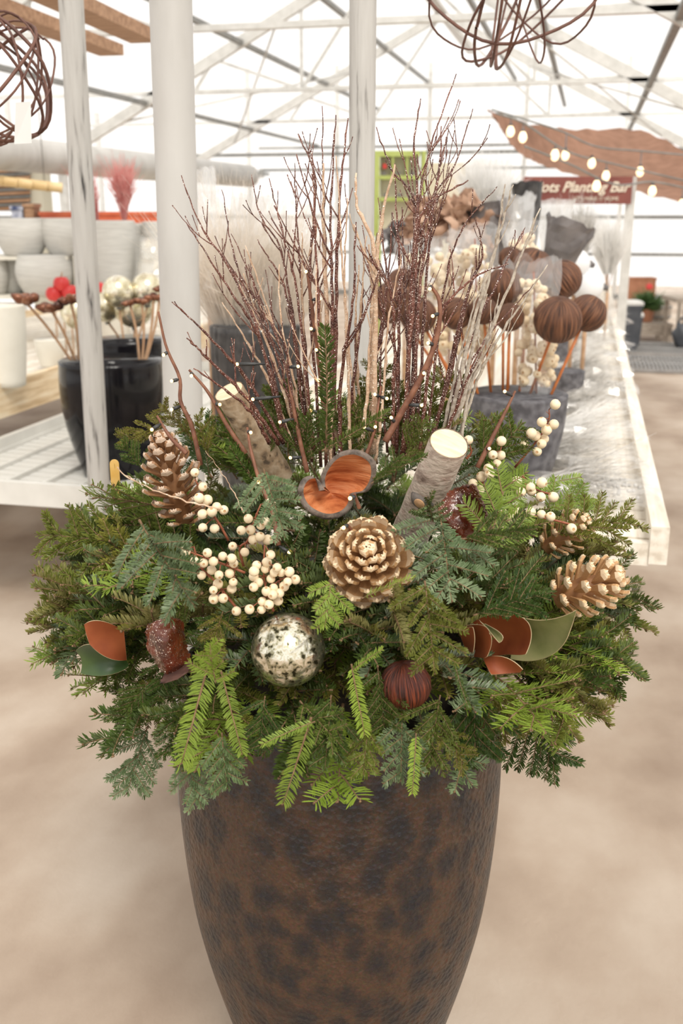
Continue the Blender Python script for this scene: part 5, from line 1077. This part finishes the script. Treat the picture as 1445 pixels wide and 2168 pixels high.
for k_, (pth, d, bl) in enumerate(cords):
    pt = smoothpath([at(x, y, d+.2*i) for i, (x, y) in enumerate(pth)], 24); t = thing('string_lights', ('string light cord crossing the middle of the sail', 'string light cord along the top of the sail', 'string light cord along the lower hem of the sail')[k_], 'string lights', pt[0]); p = MB(); p.tube(pt, .006, 5); p.build('cord', M_STEELD, t)
    for x, y in bl:
        q = min(pt, key=lambda u: abs(proj(u)[0]-x)); dq = dist(q); e = at(x, y, dq); p = MB(); p.tube([V((e.x, e.y, q.z)), e+V((0, 0, .05)), e+V((0, 0, .03))], [.004, .004, .016], 8); h = p.build('socket', M_CHAR, t)
        p = MB(); p.lathe([(0, -.035), (.016, -.028), (.025, -.008), (.022, .010), (.012, .03), (.010, .035)], 14, e); p.build('bulb', M_BULB, h)
M_SIGN = mat('maroon_board', [(.17, .045, .035), (.22, .065, .05)], .6, scale=6); M_LET = mat('cream_letters', [(.72, .62, .50), (.76, .67, .55)], .6, scale=6)
sdist = 7.0; a, b, c_ = at(1102, 374, sdist), at(1336, 372, sdist), at(1336, 432, sdist); t = thing('planting_bar_sign', 'maroon wooden sign with cream script lettering below the brown sail', 'sign', at(1220, 432, sdist))
p = MB(); cc_ = (a+c_)/2; p.box(cc_, ((b-a).length, .03, a.z-c_.z), (RT, HD, V((0, 0, 1)))); p.build('board', M_SIGN, t, False)
def text(s, x, y, hpx, d, m, par, shear=0, off=.02):
    cu = bpy.data.curves.new('lettering', 'FONT'); cu.body = s; cu.size = mm(hpx, d)*1.35; cu.align_x = 'CENTER'; cu.align_y = 'CENTER'; cu.shear = shear; cu.extrude = .002; cu.offset = .0015 if hpx > 15 else 0
    tmp = bpy.data.objects.new('lettering', cu); COL.objects.link(tmp); me = bpy.data.meshes.new_from_object(tmp); bpy.data.objects.remove(tmp); me.materials.clear(); me.materials.append(m)
    q = at(x, y, d)-HD*off; return child('lettering', me, par, mtx(q-par.location, RT, V((0, 0, 1)), -HD))
text('Pots Planting Bar', 1228, 397, 19.5, sdist, M_LET, t, .35); text("LET'S MAKE IT HOME", 1258, 421, 7, sdist, M_LET, t)
p = MB(); q = at(1333, 432, 7.05); p.bar(V((q.x, q.y, 0)), V((q.x, q.y, a.z)), .06, .06); p.build('post', M_STEEL, t, False)
# green framed display
M_LIME = mat('lime_paint', [(.36, .42, .10), (.43, .50, .15)], .6, scale=5); M_CRM = mat('cream_board', [(.66, .60, .46), (.72, .66, .53)], .7, scale=5)
gd = 9.5; t = thing('display_unit', 'lime green framed display unit with small compartments', 'display', at(845, 500, gd))
def brd(x0, y0, x1, y1, m, dep, nm, off=0, par=t):
    A, B = at(x0, y1, gd), at(x1, y0, gd); c = (A+B)/2+HD*off; w_ = (B-A).dot(RT); h = B.z-A.z; p = MB(); p.box(c, (w_, dep, h), (RT, HD, V((0, 0, 1)))); return p.build(nm, m, par, False)
brd(790, 320, 803, 500, M_LIME, .12, 'side'); brd(888, 320, 901, 500, M_LIME, .12, 'side'); brd(803, 320, 888, 332, M_LIME, .12, 'rail'); brd(803, 372, 888, 380, M_LIME, .12, 'rail'); brd(803, 418, 888, 426, M_LIME, .12, 'rail'); brd(828, 332, 833, 372, M_LIME, .1, 'divider'); brd(858, 332, 863, 372, M_LIME, .1, 'divider'); brd(803, 332, 888, 500, M_CRM, .02, 'back_panel', .07)
for x in (808, 838, 868): brd(x, 364, x+9, 372, M_CHAR, .05, 'stock_card'); brd(x+3, 410, x+13, 418, M_CHAR, .06, 'stock_card')
brd(810, 347, 818, 357, MATS['red_apple'], .05, 'stock_card')
for x in (800, 892): q = at(x, 500, gd); p = MB(); p.bar(V((q.x, q.y, 0)), q, .05, .05); p.build('leg', M_LIME, t, False)
p = MB(); A, B = at(905, 440, 9.6), at(985, 345, 9.6); p.box((A+B)/2, ((B-A).dot(RT), .04, B.z-A.z), (RT, HD, V((0, 0, 1)))); q = (A+B)/2; p.bar(V((q.x, q.y, 0)), V((q.x, q.y, A.z)), .06, .06); props(p.build('notice_board', M_CRM, None, False), 'blank cream notice board beside the lime green display', 'board')
# far bench, planter, bins, barrel, mats
def floorpt(x, y): return atz(x, y, 0)
fb = 9.0
t = thing('wooden_bench', 'low grey wooden bench under the red flowered plant', 'bench', floorpt(1382, 726)); q0 = floorpt(1382, 724); fbd = dist(q0); zt = at(1382, 686, fbd).z
def blk(x0, x1, z0, z1, dep, m, nm, par, d=fbd, off=0):
    A, B = at(x0, 700, d), at(x1, 700, d); c = (A+B)/2+HD*(off+dep/2); c.z = (z0+z1)/2; p = MB(); p.box(c, ((B-A).length, dep, z1-z0), (RT, HD, V((0, 0, 1)))); return p.build(nm, m, par, False)
M_GREYW = mat('grey_wood', [(.30, .25, .20), (.42, .36, .30)], .8, scale=8, stretch=(1, 6, 6))
for i in range(3): blk(1342, 1424, zt-.04, zt, .16, M_GREYW, 'plank', t, off=.17*i)
for x in (1345, 1412): blk(x, x+10, 0, zt-.04, .06, M_GREYW, 'leg', t); blk(x, x+10, 0, zt-.04, .06, M_GREYW, 'leg', t, off=.42)
blk(1345, 1422, zt-.14, zt-.04, .03, M_GREYW, 'apron', t)
c = at(1365, 684, fbd+.25); c.z = zt; M_TERRA = mat('terracotta', [(.30, .12, .06), (.40, .18, .10)], .7, scale=10)
pot('terracotta_pot', 'brown terracotta pot on the low grey bench', c, .10, .075, .16, M_TERRA)
t = thing('holiday_plant', 'bushy green plant with a red flower in the terracotta pot', 'plant', c+V((0, 0, .16))); mb = MB(); rr = random.Random(4); M_PL = mat('plant_green', [(.03, .08, .02), (.10, .18, .05)], .6, scale=30)
for i in range(40): strands(mb, c+V((0, 0, .16)), V((rr.uniform(-1, 1), rr.uniform(-1, 1), rr.uniform(.2, 1.2))), .26, .5, 14, .012, rr, .5, .03)
o = mb.build('foliage', M_PL, t, False); o['kind'] = 'stuff'; p = MB()
for i in range(7): X, Y, Z = frame(V((cos(i*.9), .2*sin(i), sin(i*.9))), -HD); p.ball(at(1374, 607, fbd+.15)+X*.02, .028, 8, 5, (X, Y, Z), sq=(1, .6, .3))
p.build('flower', M_RED, t)
t = thing('barrel', 'half wooden barrel behind the red flowered plant', 'barrel', floorpt(1393, 700)); q = at(1393, 676, fbd+.5); q.z = zt
for i in range(14):
    a0 = 2*pi*i/14; p = MB(); P = [[q+V((cos(a0+u)*r, sin(a0+u)*r, z)) for u in (-.21, 0, .21)] for r, z in ((.13, 0), (.155, .08), (.155, .15), (.14, .22))]; p.grid(P, 0, False); p.build('stave', M_GREYW, t)
for z, r in ((.05, .152), (.17, .156)): p = MB(); p.lathe([(r, -.012), (r+.004, -.012), (r+.004, .012), (r, .012)], 24, q+V((0, 0, z))); p.f = [f for f in p.f if len(f) == 4]; p.mi = p.mi[:len(p.f)]; p.build('hoop', M_STEELD, t)
p = MB(); p.lathe([(.14, .20), (0, .2)], 20, q); p.build('lid', M_GREYW, t)
crate('brown cardboard box standing behind the red flowered plant', 1322, 1382, 590, 660, fbd+.9, M_TERRA, .2, 'box', 'cardboard_box')
M_BIN = mat('dark_bin', [(.045, .05, .06), (.075, .08, .09)], .5, scale=8)
for i, (x, y, w_, lab) in enumerate(((1326, 742, .16, 'dark grey tapered bin beside the bench rail'), (1338, 735, .11, 'slim dark grey bin behind the tapered bin'))):
    q = floorpt(x, y); d = dist(q); t = thing('waste_bin', lab, 'bin', q); hh = at(x, 645+25*i, d).z; p = MB(); k_ = [(w_*.78, 0), (w_, hh), (w_*1.06, hh), (w_*1.06, hh-.03)]; p.lathe(k_, 4, q, (RT*.7+HD*.7, HD*.7-RT*.7, V((0, 0, 1)))); p.build('body', M_BIN, t, False); p = MB(); p.lathe([(w_*1.1, hh), (w_*1.1, hh+.03), (w_*.9, hh+.05)], 4, q, (RT*.7+HD*.7, HD*.7-RT*.7, V((0, 0, 1)))); p.build('lid', M_STEEL, t, False)
# grated floor mats
M_GRATE = mat('grate', [(.30, .295, .29), (.40, .39, .38)], .5, .4, scale=8)
for i, (ya, yb, lab) in enumerate(((788, 757, 'metal grate floor mat closest to the bench end'.replace('closest to the bench end', 'lying across the aisle')), (752, 728, 'metal grate floor mat further along toward the low grey bench'))):
    A = floorpt(1332, ya); t = thing('grate_mat', lab, 'mat', A); wd = 1.05; ln = dist(floorpt(1332, yb))-dist(A); X, Y = V((1, 0, 0)), V((0, 1, 0)); n = 26
    sb = MB(); sb.box((0, 0, 0), (.022, abs(ln), .025)); me = sb.mesh('bar', M_GRATE, False)
    for j in range(n): child('bar', me, t, Matrix.Translation(X*(wd*j/n)+Y*abs(ln)/2+V((0, 0, .02))))
    for f in (0, .5, 1): p = MB(); p.bar(A+Y*abs(ln)*f+V((0, 0, .02)), A+Y*abs(ln)*f+X*wd+V((0, 0, .02)), .03, .03); p.build('cross_bar', M_GRATE, t, False)
# table at the right edge with a black bag under it
q = floorpt(1440, 735); d = dist(q); t = thing('side_table', 'grey wooden table at the aisle edge beyond the grate mats', 'table', q); blk(1425, 1480, at(1430, 632, d).z-.05, at(1430, 632, d).z, .6, M_GREYW, 'top', t, d)
for x in (1432, 1474): blk(x, x+6, 0, at(1430, 632, d).z-.05, .05, M_GREYW, 'leg', t, d); blk(x, x+6, 0, at(1430, 632, d).z-.05, .05, M_GREYW, 'leg', t, d, .5)
q = floorpt(1436, 740); p = MB(); p.ball(q+V((.02, 0, .16)), .16, 20, 14, sq=(.7, .7, 1), fn=lambda u: 1+.1*sin(u.x*6+u.z*5)); p.tube(smoothpath([q+V((-.05, 0, .28)), q+V((.02, 0, .38)), q+V((.09, 0, .28))], 8), .012, 6); props(p.build('black_bag', M_BIN), 'black bag with a handle standing under the grey side table', 'bag')
